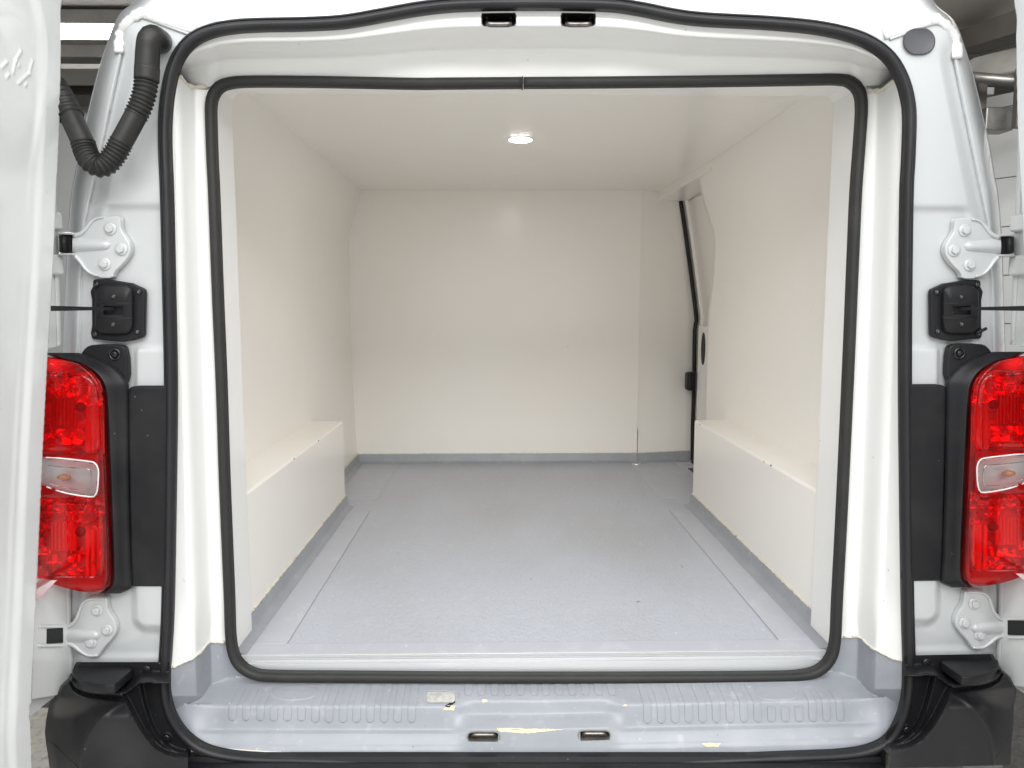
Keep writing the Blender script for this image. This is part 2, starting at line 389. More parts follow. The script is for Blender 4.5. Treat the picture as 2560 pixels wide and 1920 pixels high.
def Yframe(u, v):
    s = scurve(SIL, v); du = u - s; Y = 0.0
    if du < 48: Y += .05 * (1 - max(0, du) / 48) ** 2.2
    gu = interp([(b, a) for a, b in GRV], v) if v > 60 else 300
    dg = u - gu
    if v > 60:
        k = sm(60, 150, v)
        Y += k * (.0032 * math.exp(-(dg / 3.6) ** 2))
        if dg > 0: Y += k * .010 * (1 - sm(6, 44, dg))
        else: Y += k * .004
    Y += .007 * sm(505, 528, v) * sm(20, 60, dg)                     # ledge
    Y -= .006 * (1 - sm(-12, 2, roundrect_sd(u, v, 334, 520, 866, 1100, 16)))
    Y -= .010 * (1 - sm(-2, 20, roundrect_sd(u, v, 345, 520, 1300, 1563, 24)))
    Y -= .004 * sm(1628, 1650, v)
    if v < 20: Y += .045 * ((20 - v) / 180) ** 1.6
    Y += .0022 * math.sin(v / 190.0) * math.sin(u / 77.0)
    # shallow dents in the upper rail that break up the reflections
    for cx, cy, r, h in ((566, 22, 26, .0012), (618, 18, 12, .001), (540, 44, 12, -.0012), (2032, 22, 20, -.0015), (2085, 30, 12, .0012), (2010, 44, 10, -.001)):
        uu = u if cx < 1300 else u
        d2 = ((uu - cx) / r) ** 2 + ((v - cy) / (r * .8)) ** 2
        if d2 < 6: Y += h * math.exp(-d2)
    return Y
def frame_half():
    mb = MB()
    vs = list(np.arange(130, 1673, 6.0))
    rows = []
    for v in vs:
        a, b = scurve(SIL, v), scurve(osl, v) + 4
        rows.append([at(lerp(a, b, t), v, Yframe(lerp(a, b, t), v)) for t in np.linspace(0, 1, 120)])
    mb.grid(rows)
    rows = []
    for v in np.linspace(-150, 130, 60):       # corner
        a = scurve(SIL, v); b = scurve(osl, 130) + 4
        rows.append([at(lerp(a, b, t), v, Yframe(lerp(a, b, t), v)) for t in np.linspace(0, 1, 40)])
    mb.grid(rows)
    rows = []
    b0 = scurve(osl, 130) + 4
    for u in list(np.linspace(b0, 1338, 190)):
        vb = scurve(ost, u) + 3
        if u < 454: vb = 130
        rows.append([at(u, v, Yframe(u, v)) for v in np.linspace(-150, vb, 34)])
    mb.grid(rows)
    return mb
fl = frame_half()
# left and right half joined at the centre, as one pressed frame
fr = MB(); fr.v = [mir(p) for p in fl.v]; fr.f = list(fl.f)
both = MB().add(fl.v, fl.f).add(fr.v, fr.f)
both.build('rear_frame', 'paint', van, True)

# body side skins and roof running forward
for s in (-1, 1):
    rows = []
    for v in list(np.arange(-150, 1720, 30.0)):
        p = at(scurve(SIL, v), v, .05); rows.append([Vector((p.x * 1 - y * .012, .05 + y, p.z)) for y in (0, .3, 1, 2.3)])
    # lower skirt
    pl = rows[-1]; rows.append([Vector((q.x, q.y, .35)) for q in pl])
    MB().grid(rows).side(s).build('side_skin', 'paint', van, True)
rr = []
for y in (.05, .6, 1.4, 2.35):
    p = at(520, -150, .05); rr.append([Vector((x, y + .09, p.z + .05 * (1 - (x / .56) ** 2))) for x in np.linspace(-.585, .585, 13)])
MB().grid(rr).build('roof', 'paint', van, True)

# ---- sealant beads at the upper corners
for s in (-1, 1):
    path = catmull([at(u, v, Yframe(u, v) - .002) for u, v in ((297, 132), (297, 105), (303, 80), (320, 55), (345, 36), (366, 29))], .004)
    rnd = random.Random(4 + s); rs = [rnd.uniform(.75, 1.2) for _ in path]
    mb = MB().tube(path, lambda t: .0075 * rs[int(t * (len(rs) - 1))], 10, prof=[(1.15*math.cos(a), .55*math.sin(a)) for a in np.linspace(0, 2*math.pi, 13)[:-1]], nrm=(0, -1, 0))
    mb.side(s).build('sealant_bead', 'bead', van, True)
    path = catmull([at(u, v, Yframe(u, v) - .001) for u, v in ((368, 36), (400, 47), (445, 62), (489, 74))], .004)
    mb = MB().tube(path, .010, 10, prof=[(.95*math.cos(a), .5*math.sin(a)) for a in np.linspace(0, 2*math.pi, 13)[:-1]], nrm=(0, -1, 0))
    mb.side(s).build('weld_strip', 'bead', van, True)
    path = catmull([at(u, v, Yframe(u, v) - .001) for u, v in ((352, 42), (378, 50), (425, 68), (474, 86))], .004)
    MB().tube(path, .003, 8).side(s).build('weld_strip', 'paint', van, True)

# ---- jambs (side returns between the two seals)
def Yjamb(u, v):
    t = (v - 300) / 1300; ua, ub = lerp(451, 487, t), lerp(478, 526, t)
    k = 1 - sm(1480, 1600, v); ua -= 15 * k; ub += 16 * k
    if u <= ua: return lerp(.004, .046, max(0, (u - 425) / (ua - 425)))
    if u <= ub:
        x = (u - ua) / (ub - ua); x = lerp(x, x*x*(3-2*x), .15 + .85 * k); return lerp(.046, .108, x)
    return lerp(.108, .122, min(1, (u - ub) / 40))
cut = [(425, 1672), (489, 1641), (505, 1627), (524, 1607), (600, 1606)]   # where the white ends and the grey begins
def ragged(u, k=1.0): return k * 2.2 * noise.noise(Vector((u * .07, 3.1, 0)))
inl = [(214, 545), (230, 532), (262, 526), (300, 527), (480, 534), (960, 553), (1380, 568), (1500, 574), (1590, 576), (1650, 588)]
for s in (-1, 1):
    rows = []
    for i in range(46):
        t = i / 45; a_ = 427; row = []
        for j in range(150):
            q = j / 149
            vb = interp(cut, lerp(427, 580, t))
            vt = interp([(427, 178), (447, 187), (474, 212), (521, 217), (600, 217)], lerp(430, 560, t))
            v = lerp(vt, vb, q)
            uo = scurve(osl, v) + 4; ui = interp(inl, v)
            u = lerp(uo, ui, t)
            v = lerp(vt, interp(cut, u) + ragged(u), q)
            row.append(at(u, v, Yjamb(u, v)))
        rows.append(row)
    MB().grid(rows).side(s).build('jamb', 'gelcoat', van, True, 50)
    # sealant along the cut and at the header joint
    for pts, r in (([(432, 1668), (455, 1658), (489, 1640), (505, 1626), (524, 1606), (562, 1606)], .0028), ([(449, 190), (474, 214), (497, 217), (521, 218)], .004)):
        path = catmull([at(u, v, Yjamb(u, v) - .0015 if v > 300 else .1 - .002 * 0 + (Yjamb(u, v + 6) - .1) - .002) for u, v in pts], .004)
        rnd = random.Random(int(r * 1e5) + s); rs = [rnd.uniform(.5, 1.35) for _ in path]
        MB().tube(path, lambda t: r * rs[int(t * (len(rs) - 1))], 8).side(s).build('sealant_bead', 'sealant', van, True)

# ---- header (underside above the opening), with two striker slots
TS = [(1247, 48), (1445.5, 48)]
def vtop(u): return (scurve(ost, u) if 454 < u < 2222 else 135) + 4
VI = [(440, 186), (447, 189), (474, 213), (521, 218), (545, 205), (1340, 207), (2130, 203), (2150, 215), (2200, 213), (2228, 190), (2236, 186)]
def Yhead(t, u=1300):
    return scurve([(0, .004), (.14, .008), (.27, .012), (.33, .030), (.45, .072), (.54, .094), (.60, .1005), (1, .1125)], t)
us = list(np.linspace(446, 2230, 420)); rows = []; dom = []
for u in us:
    a, b = vtop(u), interp(VI, u); row = []; dr = []
    for t in np.linspace(0, 1, 60):
        v = lerp(a, b, t); Y = Yhead(t)
        Y += .0015 * noise.noise(Vector((u * .004, v * .02, 0)))
        row.append(at(u, v, Y)); dr.append((u, v))
    rows.append(row); dom.append(dr)
slots = [rrect(cx, cy, 84, 33, 10) for cx, cy in TS]
def skip(i, j):
    u = (dom[i][j][0] + dom[i+1][j][0]) / 2; v = (dom[i][j][1] + dom[i][j+1][1]) / 2
    return any(abs(u - cx) < 42 and abs(v - cy) < 16 for cx, cy in TS)
MB().grid(rows, skip).build('header', 'gelcoat', van, True, 55)
def slot_cup(cx, cy, w, h, r, Yf, depth, name='striker_slot', body='black_hole', parent=van):
    o_ = rrect(cx, cy, w, h, r); i_ = rrect(cx, cy, w - 5, h - 5, r - 2)
    mb = MB(); n = len(o_)
    rings = [poly_px(o_, Yf(cx, cy) + .003), poly_px(o_, Yf(cx, cy) - .0012), poly_px(i_, Yf(cx, cy) - .0012)]
    bk = [Vector((p.x, p.y + depth, p.z)) for p in rings[2]]; rings.append(bk)
    k = len(mb.v)
    for rg in rings: mb.v += rg
    for a in range(3):
        for j in range(n): mb.f.append((k+a*n+j, k+a*n+(j+1) % n, k+(a+1)*n+(j+1) % n, k+(a+1)*n+j))
    mb.f.append(tuple(k + 3*n + j for j in range(n)))
    return mb.build(name, body, parent, True, 40)
for cx, cy in TS:
    cup = slot_cup(cx, cy, 88, 36, 11, lambda a, b: .009, .035)
    p = [(-30, -6), (-31, 6), (-26, 12), (-10, 13), (10, 13), (26, 12), (31, 6), (30, -6)]
    path = catmull([at(cx + x, cy + y, .004 if abs(y) > 8 else .03) for x, y in p], .003)
    MB().tube(path, .0046, 10).build('striker_loop', 'dark_metal', cup, True)

# ---- seals
def seal(path, prof, name, m, closed=True, parent=van):
    return MB().tube(path, 1.0, closed=closed, prof=prof, nrm=(0, -1, 0)).build(name, m, parent, True)
pos = catmull([at(u, v, -.004) for u, v in OS], .009, True)
def arcp(cx, cy, rx, ry, a0, a1, n): return [(cx + rx*math.cos(math.radians(lerp(a0, a1, i/n))), cy + ry*math.sin(math.radians(lerp(a0, a1, i/n)))) for i in range(n+1)]
prof_o = [(-.0125, -.006)] + arcp(-.0030, .003, .0092, .0125, 190, 0, 12) + [(.0068, .0015)] + arcp(.0098, .002, .0030, .0045, 170, 0, 5) + [(.013, -.006)]
seal(pos, [(-a * .84, b * .9) for a, b in prof_o][::-1], 'outer_seal', 'rubber')
IS = [(1304, 206.5), (1100, 208), (1040, 208.5), (800, 204), (631, 203), (575, 207), (548, 217), (533, 237), (527, 262), (527, 300), (530, 400), (534, 480), (543, 720), (553, 960), (560, 1180),
      (568, 1380), (573, 1500), (576, 1590), (584, 1637), (602, 1666), (635, 1685), (690, 1691), (900, 1693), (1196, 1695), (1600, 1695), (1900, 1693), (1995, 1690), (2045, 1678), (2076, 1648), (2089, 1600),
      (2094, 1500), (2107, 1250), (2123, 900), (2133, 660), (2141, 480), (2150, 354), (2155, 270), (2149, 228), (2128, 205), (2095, 198), (1994, 199), (1800, 202), (1513, 205), (1309, 206.5)]
pis = catmull([at(u, v, .112) for u, v in IS], .009)
prof_i = [(a * .86, b) for a, b in [(-.0105, -.010), (-.0105, .004)] + arcp(0, .003, .0105, .0085, 165, 15, 9) + [(.0105, .004), (.0105, -.010)]]
isl = seal(pis, prof_i, 'inner_seal', 'rubber_flat', closed=False)
pe = at(1306, 206.5, .111)
MB().box(pe.x - .0012, pe.x + .0012, .108, .122, pe.z - .0105, pe.z + .0105).build('joint', 'black_hole', isl)

# ---- grey sill tray: (v, depth) profile, set back in the middle for the door latches
PN = [(1686, .128), (1700, .118), (1706, .113), (1758, .052), (1764, .046), (1770, .043), (1822, .034), (1828, .030), (1835, .024), (1860, .012), (1866, .010), (1880, .005), (1925, .0)]
PC = [(1686, .128), (1700, .118), (1706, .113), (1744, .068), (1750, .063), (1756, .060), (1784, .054), (1790, .050), (1797, .044), (1822, .020), (1828, .018), (1862, .012), (1925, .0)]
def wc(u, k=0): return sm(1118, 1188, u) * (1 - sm(1552, 1628, u))
def wl(u): return sm(1085, 1170, u) * (1 - sm(1560, 1690, u))
def Ytray(u, v):
    w = wc(u); y = lerp(scurve(PN, v), scurve(PC, v), w)
    e = 1 - sm(478, 560, u)                     # ends: the channel closes in a soft quarter bowl
    if e > 0 and v > 1760: y = lerp(y, lerp(.040, .004, sm(1748, 1870, v)), e * .85)
    if u < 640: y = min(y, Yjamb(u, max(v, 1605)) + max(0, v - 1740) * .0007)
    y += .0007 * noise.noise(Vector((u * .02, v * .03, 1)))
    return y
def proj(p):
    d = p - C; w = d.dot(fw); return 1280 + F * d.dot(rt) / w, 960 - F * d.dot(up) / w
def vbot(u): return min(1925, scurve(osb, u) + 7) if u > 436 else 1804
def trayp(u, v, dz=0.0):
    if at(u, v, .05).x > 0:
        um, vm = proj(mir(at(u, v, .05))); return mir(at(um, vm, Ytray(um, vm) - dz))
    return at(u, v, Ytray(u, v) - dz)
BS = [(1209, 1843)]; BS.append(proj(mir(at(1209, 1843, .02))))
VTL = cut[:4] + [(570, 1607), (577, 1612), (584, 1637), (592, 1652), (602, 1666), (616, 1676), (635, 1684), (690, 1688)]
us = sorted(set(list(np.linspace(428, 570, 60)) + list(np.linspace(570, 640, 50)) + list(np.linspace(640, 1339, 150))))
rows = []; dom2 = []
for u in us:
    vt = interp(VTL, u) + (ragged(u) if u < 560 else 0)
    row = []; dr = []
    vb = vbot(u)
    for t in np.linspace(0, 1, 110):
        v = lerp(vt, vb, t); p_ = at(u, v, Ytray(u, v))
        if u == us[-1]: p_.x = 0
        row.append(p_); dr.append((u, v))
    rows.append(row); dom2.append(dr)
def skip2(i, j):
    u = (dom2[i][j][0] + dom2[i+1][j][0]) / 2; v = (dom2[i][j][1] + dom2[i][j+1][1]) / 2
    return abs(u - BS[0][0]) < 38 and abs(v - BS[0][1]) < 11
tl_ = MB().grid(rows, skip2); tr_ = MB(); tr_.v = [mir(p) for p in tl_.v]; tr_.f = [tuple(reversed(f)) for f in tl_.f]
tray = MB().add(tl_.v, tl_.f).add(tr_.v, tr_.f).build('sill_tray', 'grey_gelcoat', van, True, 70)
mat('slot_steel', (.42, .40, .37), .45, metal=.6, mottle=(70, .4, .7, (.25, .22, .19)))
for (cx, cy), w in zip(BS, (82, 82)):
    cup = slot_cup(cx, cy, w, 29, 13, lambda a, b: Ytray(1209, 1843), .022, 'striker_slot', 'slot_steel', tray)
    pth = catmull([at(cx + x * (w / 80), cy + y, Y) for x, y, Y in ((-30, -4, .034), (-29, -5, .020), (-22, -6, .014), (0, -6, .0135), (22, -6, .014), (29, -5, .020), (30, -4, .034))], .003)
    MB().tube(pth, .004, 10).build('striker_loop', 'dark_metal', tray, True)
# moulded ribs: each a shallow pad that runs over the edge of the tray
def rib(u_bot, v0, v1, w=19):
    X = trayp(u_bot, v1).x
    def uX(v):                                  # pixel column where this X meets the tray surface at row v
        u = u_bot
        for _ in range(4):
            p = trayp(u, v); u += (X - p.x) * F / (p.y - C.y + .01)
        return u
    n = 22; L = []; R = []; Lb = []; Rb = []
    mb = MB(); rows_ = []
    for k in range(n + 1):
        v = lerp(v0, v1, k / n); c = uX(v); rem = (v1 - v); r = 7.0
        hw = w / 2 if rem > r else max(1.0, w / 2 - r + math.sqrt(max(0, r*r - (r - rem)**2)))
        row = []
        for a, dz in ((-hw - 1.2, -.0008), (-hw, .0015), (-hw*.5, .0019), (hw*.5, .0019), (hw, .0015), (hw + 1.2, -.0008)):
            row.append(trayp(c + a, v, dz))
        rows_.append(row)
    last = [trayp(uX(v1 + 2) + a, v1 + 2, -.0006) for a in (-6, -5, -2, 2, 5, 6)]; rows_.append(last)
    MB().grid(rows_).build('rib', 'grey_gelcoat', tray, True, 30)
for u in (580, 615, 650): rib(u, 1722, 1801)
for u in (684, 718, 753): rib(u, 1768, 1802)
for u in (788, 822, 857, 891, 925, 960, 994, 1029): rib(u, 1709, 1806)
for k in range(12): rib(1170 + k * 33.2, 1709, 1738, 18)
for k in range(15):
    u = 1617 + k * 34.5; rib(u, 1768 if k in (9, 10, 11) else (1709 if k < 9 else 1724), 1808 - k * .4)
# two raised ovals with a worn crest-like relief
for cu, cv, ru, rv in ((737, 1732, 66, 20), (1940, 1733, 62, 20)):
    rws = []
    for k in range(9):
        q = k / 8; ring = []
        for j in range(41):
            a = 2 * math.pi * j / 40; x = cu + ru * q * math.cos(a) + (1 - q) * 0; y = cv + rv * q * math.sin(a)
            x += (y - cv) * (-.35 if cu < 1300 else .35)
            h = .0012 if k < 7 else (.0016 if k == 7 else -.0006)
            h += .0007 * noise.noise(Vector((x * .09, y * .16, 2))) * (k < 7)
            ring.append(trayp(x, y, h))
        rws.append(ring)
    MB().grid(rws).build('emblem_pad', 'grey_gelcoat', tray, True)
# worn metal plate in its pressed frame
def on_tray(pts, dz): return [trayp(u, v, dz) for u, v in pts]
pl = rrect(1102, 1743, 70, 27, 8); MB().prism(on_tray(pl, .0022), on_tray(pl, -.002)).build('metal_plate', 'plate_metal', tray)
for pts in ([(1060, 1775), (1062, 1730), (1142, 1730), (1144, 1745)],):
    path = catmull([trayp(u, v, .0006) for u, v in pts], .004); MB().tube(path, .0011, 6).build('plate_frame', 'grey_gelcoat', tray, True)
# chips where the grey skin has broken and yellow foam shows
def chip(pts, m='foam', dz=.0011, seed=0):
    rnd = random.Random(seed); out = []
    n = len(pts)
    for i in range(n):
        a, b = pts[i], pts[(i+1) % n]; k = max(2, int(math.hypot(b[0]-a[0], b[1]-a[1]) / 4))
        for j in range(k):
            t = j / k; out.append((lerp(a[0], b[0], t) + rnd.uniform(-1.4, 1.4), lerp(a[1], b[1], t) + rnd.uniform(-1, 1)))
    MB().prism(on_tray(out, dz), on_tray(out, -.001)).build('foam_chip', m, tray)
chip([(573, 1757), (592, 1755), (587, 1766), (577, 1769)], seed=1)
chip([(1107, 1775), (1116, 1763), (1137, 1764), (1137, 1776)], seed=2)
chip([(1112, 1765), (1136, 1750), (1138, 1756), (1122, 1768)], 'black_hole', .0016, 3)
chip([(1204, 1750), (1216, 1748), (1219, 1755), (1208, 1757)], seed=4)
chip([(1554, 1764), (1562, 1759), (1569, 1764), (1562, 1767)], seed=5)
chip([(1240, 1820), (1290, 1820), (1340, 1822), (1405, 1824), (1360, 1829), (1320, 1834), (1280, 1831), (1250, 1829)], seed=6)
chip([(1748, 1859), (1770, 1857), (1796, 1859), (1790, 1867), (1760, 1867)], seed=7)
chip([(1570, 1895), (1700, 1891), (1820, 1886), (1822, 1890), (1700, 1895), (1575, 1899)], 'sealant', .002, 8)
chip([(560, 1871), (640, 1878), (720, 1880), (820, 1888), (720, 1885), (630, 1883)], 'sealant', .002, 9)

# ---- aluminium threshold with ridges
zf = .616
pr = [(.162, zf + .001), (.160, zf + .0035), (.157, zf + .0035)]
for k in range(3):
    y = .152 - k * .0085; pr += [(y, zf - .0005), (y - .0010, zf + .0052), (y - .0044, zf + .0052), (y - .0054, zf - .0005)]
pr += [(.126, zf + .0022), (.1225, zf + .001), (.1215, zf - .03), (.124, zf - .03), (.128, zf - .004), (.16, zf - .004)]
mb = MB(); xa = .602
n = len(pr); mb.prism([(-xa, y, z) for y, z in pr], [(xa, y, z) for y, z in pr]); mb.build('threshold', 'aluminium', van)
MB().box(-.60, .60, .1235, .135, zf - .05, zf - .017).build('threshold_upstand', 'rubber_flat', van)

# ================================================================== CARGO BAY
JX = .613; YB = 2.035; YJ = .262; ZC = 1.84; ZH = 1.757; BX = .622; BZ = .927; BY = 1.295
WP = [(zf - .02, .716), (.927, .731), (1.2, .738), (1.55, .737), (1.64, .731), (1.72, .712), (ZC + .003, .672)]
def wallx(z): return scurve(WP, z)
# floor
fx = .76
rows = [[(x, y, zf + .0006 * noise.noise(Vector((x*2, y*2, 0)))) for x in np.linspace(-fx, fx, 30)] for y in np.linspace(.155, 2.16, 40)]
floor = MB().grid(rows).build('floor', 'grey_floor', van, True)
def strip(x0, x1, y0, y1, h, m='grey_strip', name='floor_strip'):
    o = MB().box(x0, x1, y0, y1, zf - .002, zf + h).build(name, m, floor); bevel(o, .0012, 2); return o
strip(-.598, .604, .163, .2115, .0022)
for s in (-1, 1):
    a, b = (-.62, -.5255) if s < 0 else (.5255, .62)
    strip(a, b, .2125, 1.236, .002)
    a, b = (-.76, -.5255) if s < 0 else (.5255, .76)
    strip(a, b, 1.40, 2.03, .0018)
mat('seam', (.31, .315, .335), .6)
for s in (-1, 1):
    MB().box(-.5256, -.5241, .2120, 1.2372, zf - .001, zf + .0016).side(s).build('floor_seam', 'seam', floor)
    MB().box(-.61, -.5257, 1.2360, 1.2372, zf - .001, zf + .0016).side(s).build('floor_seam', 'seam', floor)
MB().box(-.524, .524, .2117, .2126, zf - .001, zf + .0016).build('floor_seam', 'seam', floor)
path = [Vector((.553 + .026*math.cos(t), 2.0 + .026*math.sin(t), zf + .002)) for t in np.linspace(0, 2*math.pi, 25)[:-1]]
dr = MB().tube(path, .004, 8, closed=True).build('drain_ring', 'chrome', floor, True)
MB().dome((.553, 2.0, zf), (0, 0, 1), .022, .003, 20).build('drain_plug', 'grey_strip', floor, True)
# skirtings with a cove at the foot, and the ragged bead above them
def skirting(a, b, nrm_, h=.042, name='skirting'):
    a, b, nv = Vector(a), Vector(b), Vector(nrm_)
    prf = [(.0, h), (.004, h), (.0055, h - .003), (.008, .014), (.014, .006), (.028, .0024), (.028, -.004), (0, -.004)]
    mb = MB(); mb.prism([a + nv * p + Vector((0, 0, zf + q)) for p, q in prf], [b + nv * p + Vector((0, 0, zf + q)) for p, q in prf])
    mb.build(name, 'grey_gelcoat', van, True, 40)
    n = int((b - a).length / .006); rnd = random.Random(int(abs(a.x * 1000) + abs(b.y * 100)))
    path = [a.lerp(b, k / n) + nv * .002 + Vector((0, 0, zf + h + .0015 + rnd.uniform(-.001, .0015))) for k in range(n + 1)]
    rs = [rnd.uniform(.45, 1.25) for _ in path]
    MB().tube(path, lambda t: .0026 * rs[int(t * (len(rs) - 1))], 7).build('sealant_bead', 'sealant', van, True)
skirting((-BX, .165, 0), (-BX, BY, 0), (1, 0, 0)); skirting((BX, .165, 0), (BX, BY, 0), (-1, 0, 0))
skirting((-.717, BY, 0), (-.717, YB, 0), (1, 0, 0))
skirting((-.717, YB, 0), (.562, YB, 0), (0, -1, 0)); skirting((.562, YB, 0), (.815, 2.085, 0), (.19, -.98, 0))
# wheel arch boxes (continuing forward from the jamb plane)
for s in (-1, 1):
    mb = MB().box(-.78, -BX, YJ - .02, BY, zf - .01, BZ); o = mb.side(s).build('wheel_arch_box', 'liner', van); bevel(o, .007, 3)
mat('scuff', (.16, .14, .12), .7, mottle=(200, .4, .6, (.35, .32, .28)))
rnd = random.Random(11)
for s, ys2 in ((-1, (.66, .93)), (1, (.55, .60, 1.22))):
    for y in ys2:
        n = 7; r = rnd.uniform(.0016, .0034); pts = []
        for k in range(n):
            a = 2 * math.pi * k / n; q = r * rnd.uniform(.5, 1.2); pts.append((y + q * 1.4 * math.cos(a), q * math.sin(a)))
        f_ = [Vector((-BX + .0010 - max(0, z) * .7, yy, BZ - .0035 + z)) for yy, z in pts]
        MB().prism(f_, [p + Vector((-.004, 0, -.003)) for p in f_]).side(s).build('edge_chip', 'scuff', van)
for y in (.35, .52, .58, .83, 1.02):
    for s in (-1, 1):
        q = y + rnd.uniform(-.05, .05); MB().box(-BX + .0060, -BX + .0066, q, q + rnd.uniform(.004, .012), zf + .042, zf + .0455).side(s).build('dirt_mark', 'scuff', van)
# inner jambs and inner header just behind the inner seal
for s in (-1, 1):
    pth = [(-.596, .124), (-.6015, .124), (-JX + .004, .128), (-JX, .134)]
    mb = MB().box(-.74, -JX - .0, .122, YJ, zf - .01, 1.79); o = mb.side(s).build('inner_jamb', 'gelcoat', van); bevel(o, .006, 3)
o = MB().box(-.66, .66, .1225, YJ - .001, ZH, 1.86).build('inner_header', 'gelcoat', van); bevel(o, .006, 3)
for s in (-1, 1):                              # small fillet in the upper corners
    mb = MB(); mb.prism([(-JX, .126, ZH - .016), (-JX, .126, ZH), (-JX + .016, .126, ZH)], [(-JX, YJ - .003, ZH - .012), (-JX, YJ - .003, ZH), (-JX + .012, YJ - .003, ZH)])
    mb.side(s).build('corner_fillet', 'gelcoat', van)
# side walls
ys = list(np.linspace(YJ - .02, YB + .01, 60)); zs = sorted(set(list(np.linspace(zf - .02, 1.5, 20)) + list(np.linspace(1.5, ZC + .003, 26))))
rows = [[(-wallx(z) + .0012 * noise.noise(Vector((y * 1.3, z * 2, 5))), y, z) for y in ys] for z in zs]
MB().grid(rows).build('side_wall', 'liner', van, True)
ed = []
for u, v in ((1745, 440), (1757, 505), (1770, 545), (1782, 585), (1783, 640), (1781, 690), (1776, 730), (1768, 805), (1763, 930), (1761, 1049)):
    X = .735
    for _ in range(3): p = atx(u, v, X); X = wallx(p.z)
    ed.append((p.z, p.y))
ed.sort()
rows = []
for z in zs:
    ye = scurve(ed, z)
    rows.append([(wallx(z) + .0012 * noise.noise(Vector((y * 1.3, z * 2, 9))), y, z) for y in list(np.linspace(YJ - .02, ye - .004, 44))] + [(wallx(z) + .003, ye, z), (wallx(z) + .03, ye + .001, z), (wallx(z) + .09, ye, z)])
MB().grid(rows).build('side_wall', 'liner', van, True, 60)
# ceiling, bulkhead
rows = [[(x, y, ZC - .004 * (x / .67) ** 2 + .0012 * noise.noise(Vector((x * 2, y * 1.5, 3)))) for x in np.linspace(-.69, .69, 40)] for y in np.linspace(YJ - .02, YB + .01, 50)]
MB().grid(rows).build('ceiling_liner', 'liner', van, True)
rows = [[(x, YB + .0015 * noise.noise(Vector((x * 2, z * 2, 7))), z) for x in np.linspace(-.76, .5615, 40)] for z in np.linspace(zf - .02, ZC + .02, 40)]
MB().grid(rows).build('bulkhead', 'liner', van, True)
rows = [[(x, lerp(YB + .002, 2.088, (x - .5625) / .26), z) for x in np.linspace(.5625, .86, 12)] for z in np.linspace(zf - .02, ZC + .02, 30)]
MB().grid(rows).build('bulkhead_side_panel', 'liner', van, True)
rnd = random.Random(5)
path = [Vector((.562 + rnd.uniform(-.0006, .0006), YB - .0005, z)) for z in np.linspace(zf + .03, zf + .16, 30)]
rs = [rnd.choice((.0004, .0012, .0018, .0006)) for _ in path]
MB().tube(path, lambda t: rs[int(t * (len(rs) - 1))], 6).build('panel_gap', 'black_hole', van)
# soffit over the sliding door opening
so = [(.676, 1.37), (.86, 1.37), (.86, 2.1), (.636, 2.1)]
o = MB().prism([(x, y, 1.797 + (.012 if y < 1.5 else 0)) for x, y in so], [(x, y, ZC + .012) for x, y in so]).build('door_soffit', 'liner', van); bevel(o, .004, 2)
# sliding door seen through the gap on the right
SD = [(1702, 503), (1712, 570), (1727, 680), (1737, 760), (1741, 803), (1737, 825), (1735, 965), (1732, 1060), (1731, 1160)]
sp = [at(u, v, 2.075) for u, v in SD]; spz = sorted((p.z, p.x) for p in sp)
sd_rows = []
for z in np.linspace(zf - .02, 1.80, 40):
    x = scurve(spz, z) + .012; sd_rows.append([(x, 2.12, z), (x + .002, 2.055, z), (x + .014, 2.05, z), (x + .012, 1.9, z), (x + .02, 1.3, z)])
sdoor = MB().grid(sd_rows).build('sliding_door', 'liner', van, True, 50)
pth = catmull([at(u, v, 2.068) for u, v in SD], .02)
MB().tube(pth, .0095, 10).build('door_seal', 'black_hole', sdoor, True)
q = at(1729, 953, 2.03); lt = MB().box(q.x - .026, q.x + .022, q.y - .03, q.y + .03, q.z - .042, q.z + .042).build('door_latch', 'plastic', sdoor); bevel(lt, .012, 3)
q = at(1750, 956, 1.96); lt = MB().box(q.x - .012, q.x + .03, q.y - .03, q.y + .04, q.z - .045, q.z + .045).build('latch_bracket', 'steel', sdoor); bevel(lt, .006, 2)
q = at(1743, 920, 1.95); hp = MB().box(q.x, q.x + .06, q.y - .16, q.y, zf, q.z + .19).build('door_inner_panel', 'gelcoat', sdoor); bevel(hp, .008, 3)
q = at(1750, 872, 1.86); q.x = at(1743, 920, 1.95).x; rws = [Vector((q.x - .002, q.y + .03 * math.cos(t), q.z + .07 * math.sin(t))) for t in np.linspace(0, 2*math.pi, 21)[:-1]]
MB().prism(rws, [p + Vector((.02, 0, 0)) for p in rws]).build('grip_recess', 'black_hole', sdoor)
q = MB().box(.725, .80, 1.90, 2.0, zf, zf + .008).build('door_step_edge', 'grey_strip', van); bevel(q, .003)
# small round interior lamp
il = MB().dome((-.006, 1.042, ZC - .0005), (0, 0, -1), .0395, .0022, 28).build('interior_lamp', 'gelcoat', van, True)
MB().dome((-.006, 1.042, ZC - .0026), (0, 0, -1), .035, .0005, 28).build('lamp_diffuser', 'led', il, True)

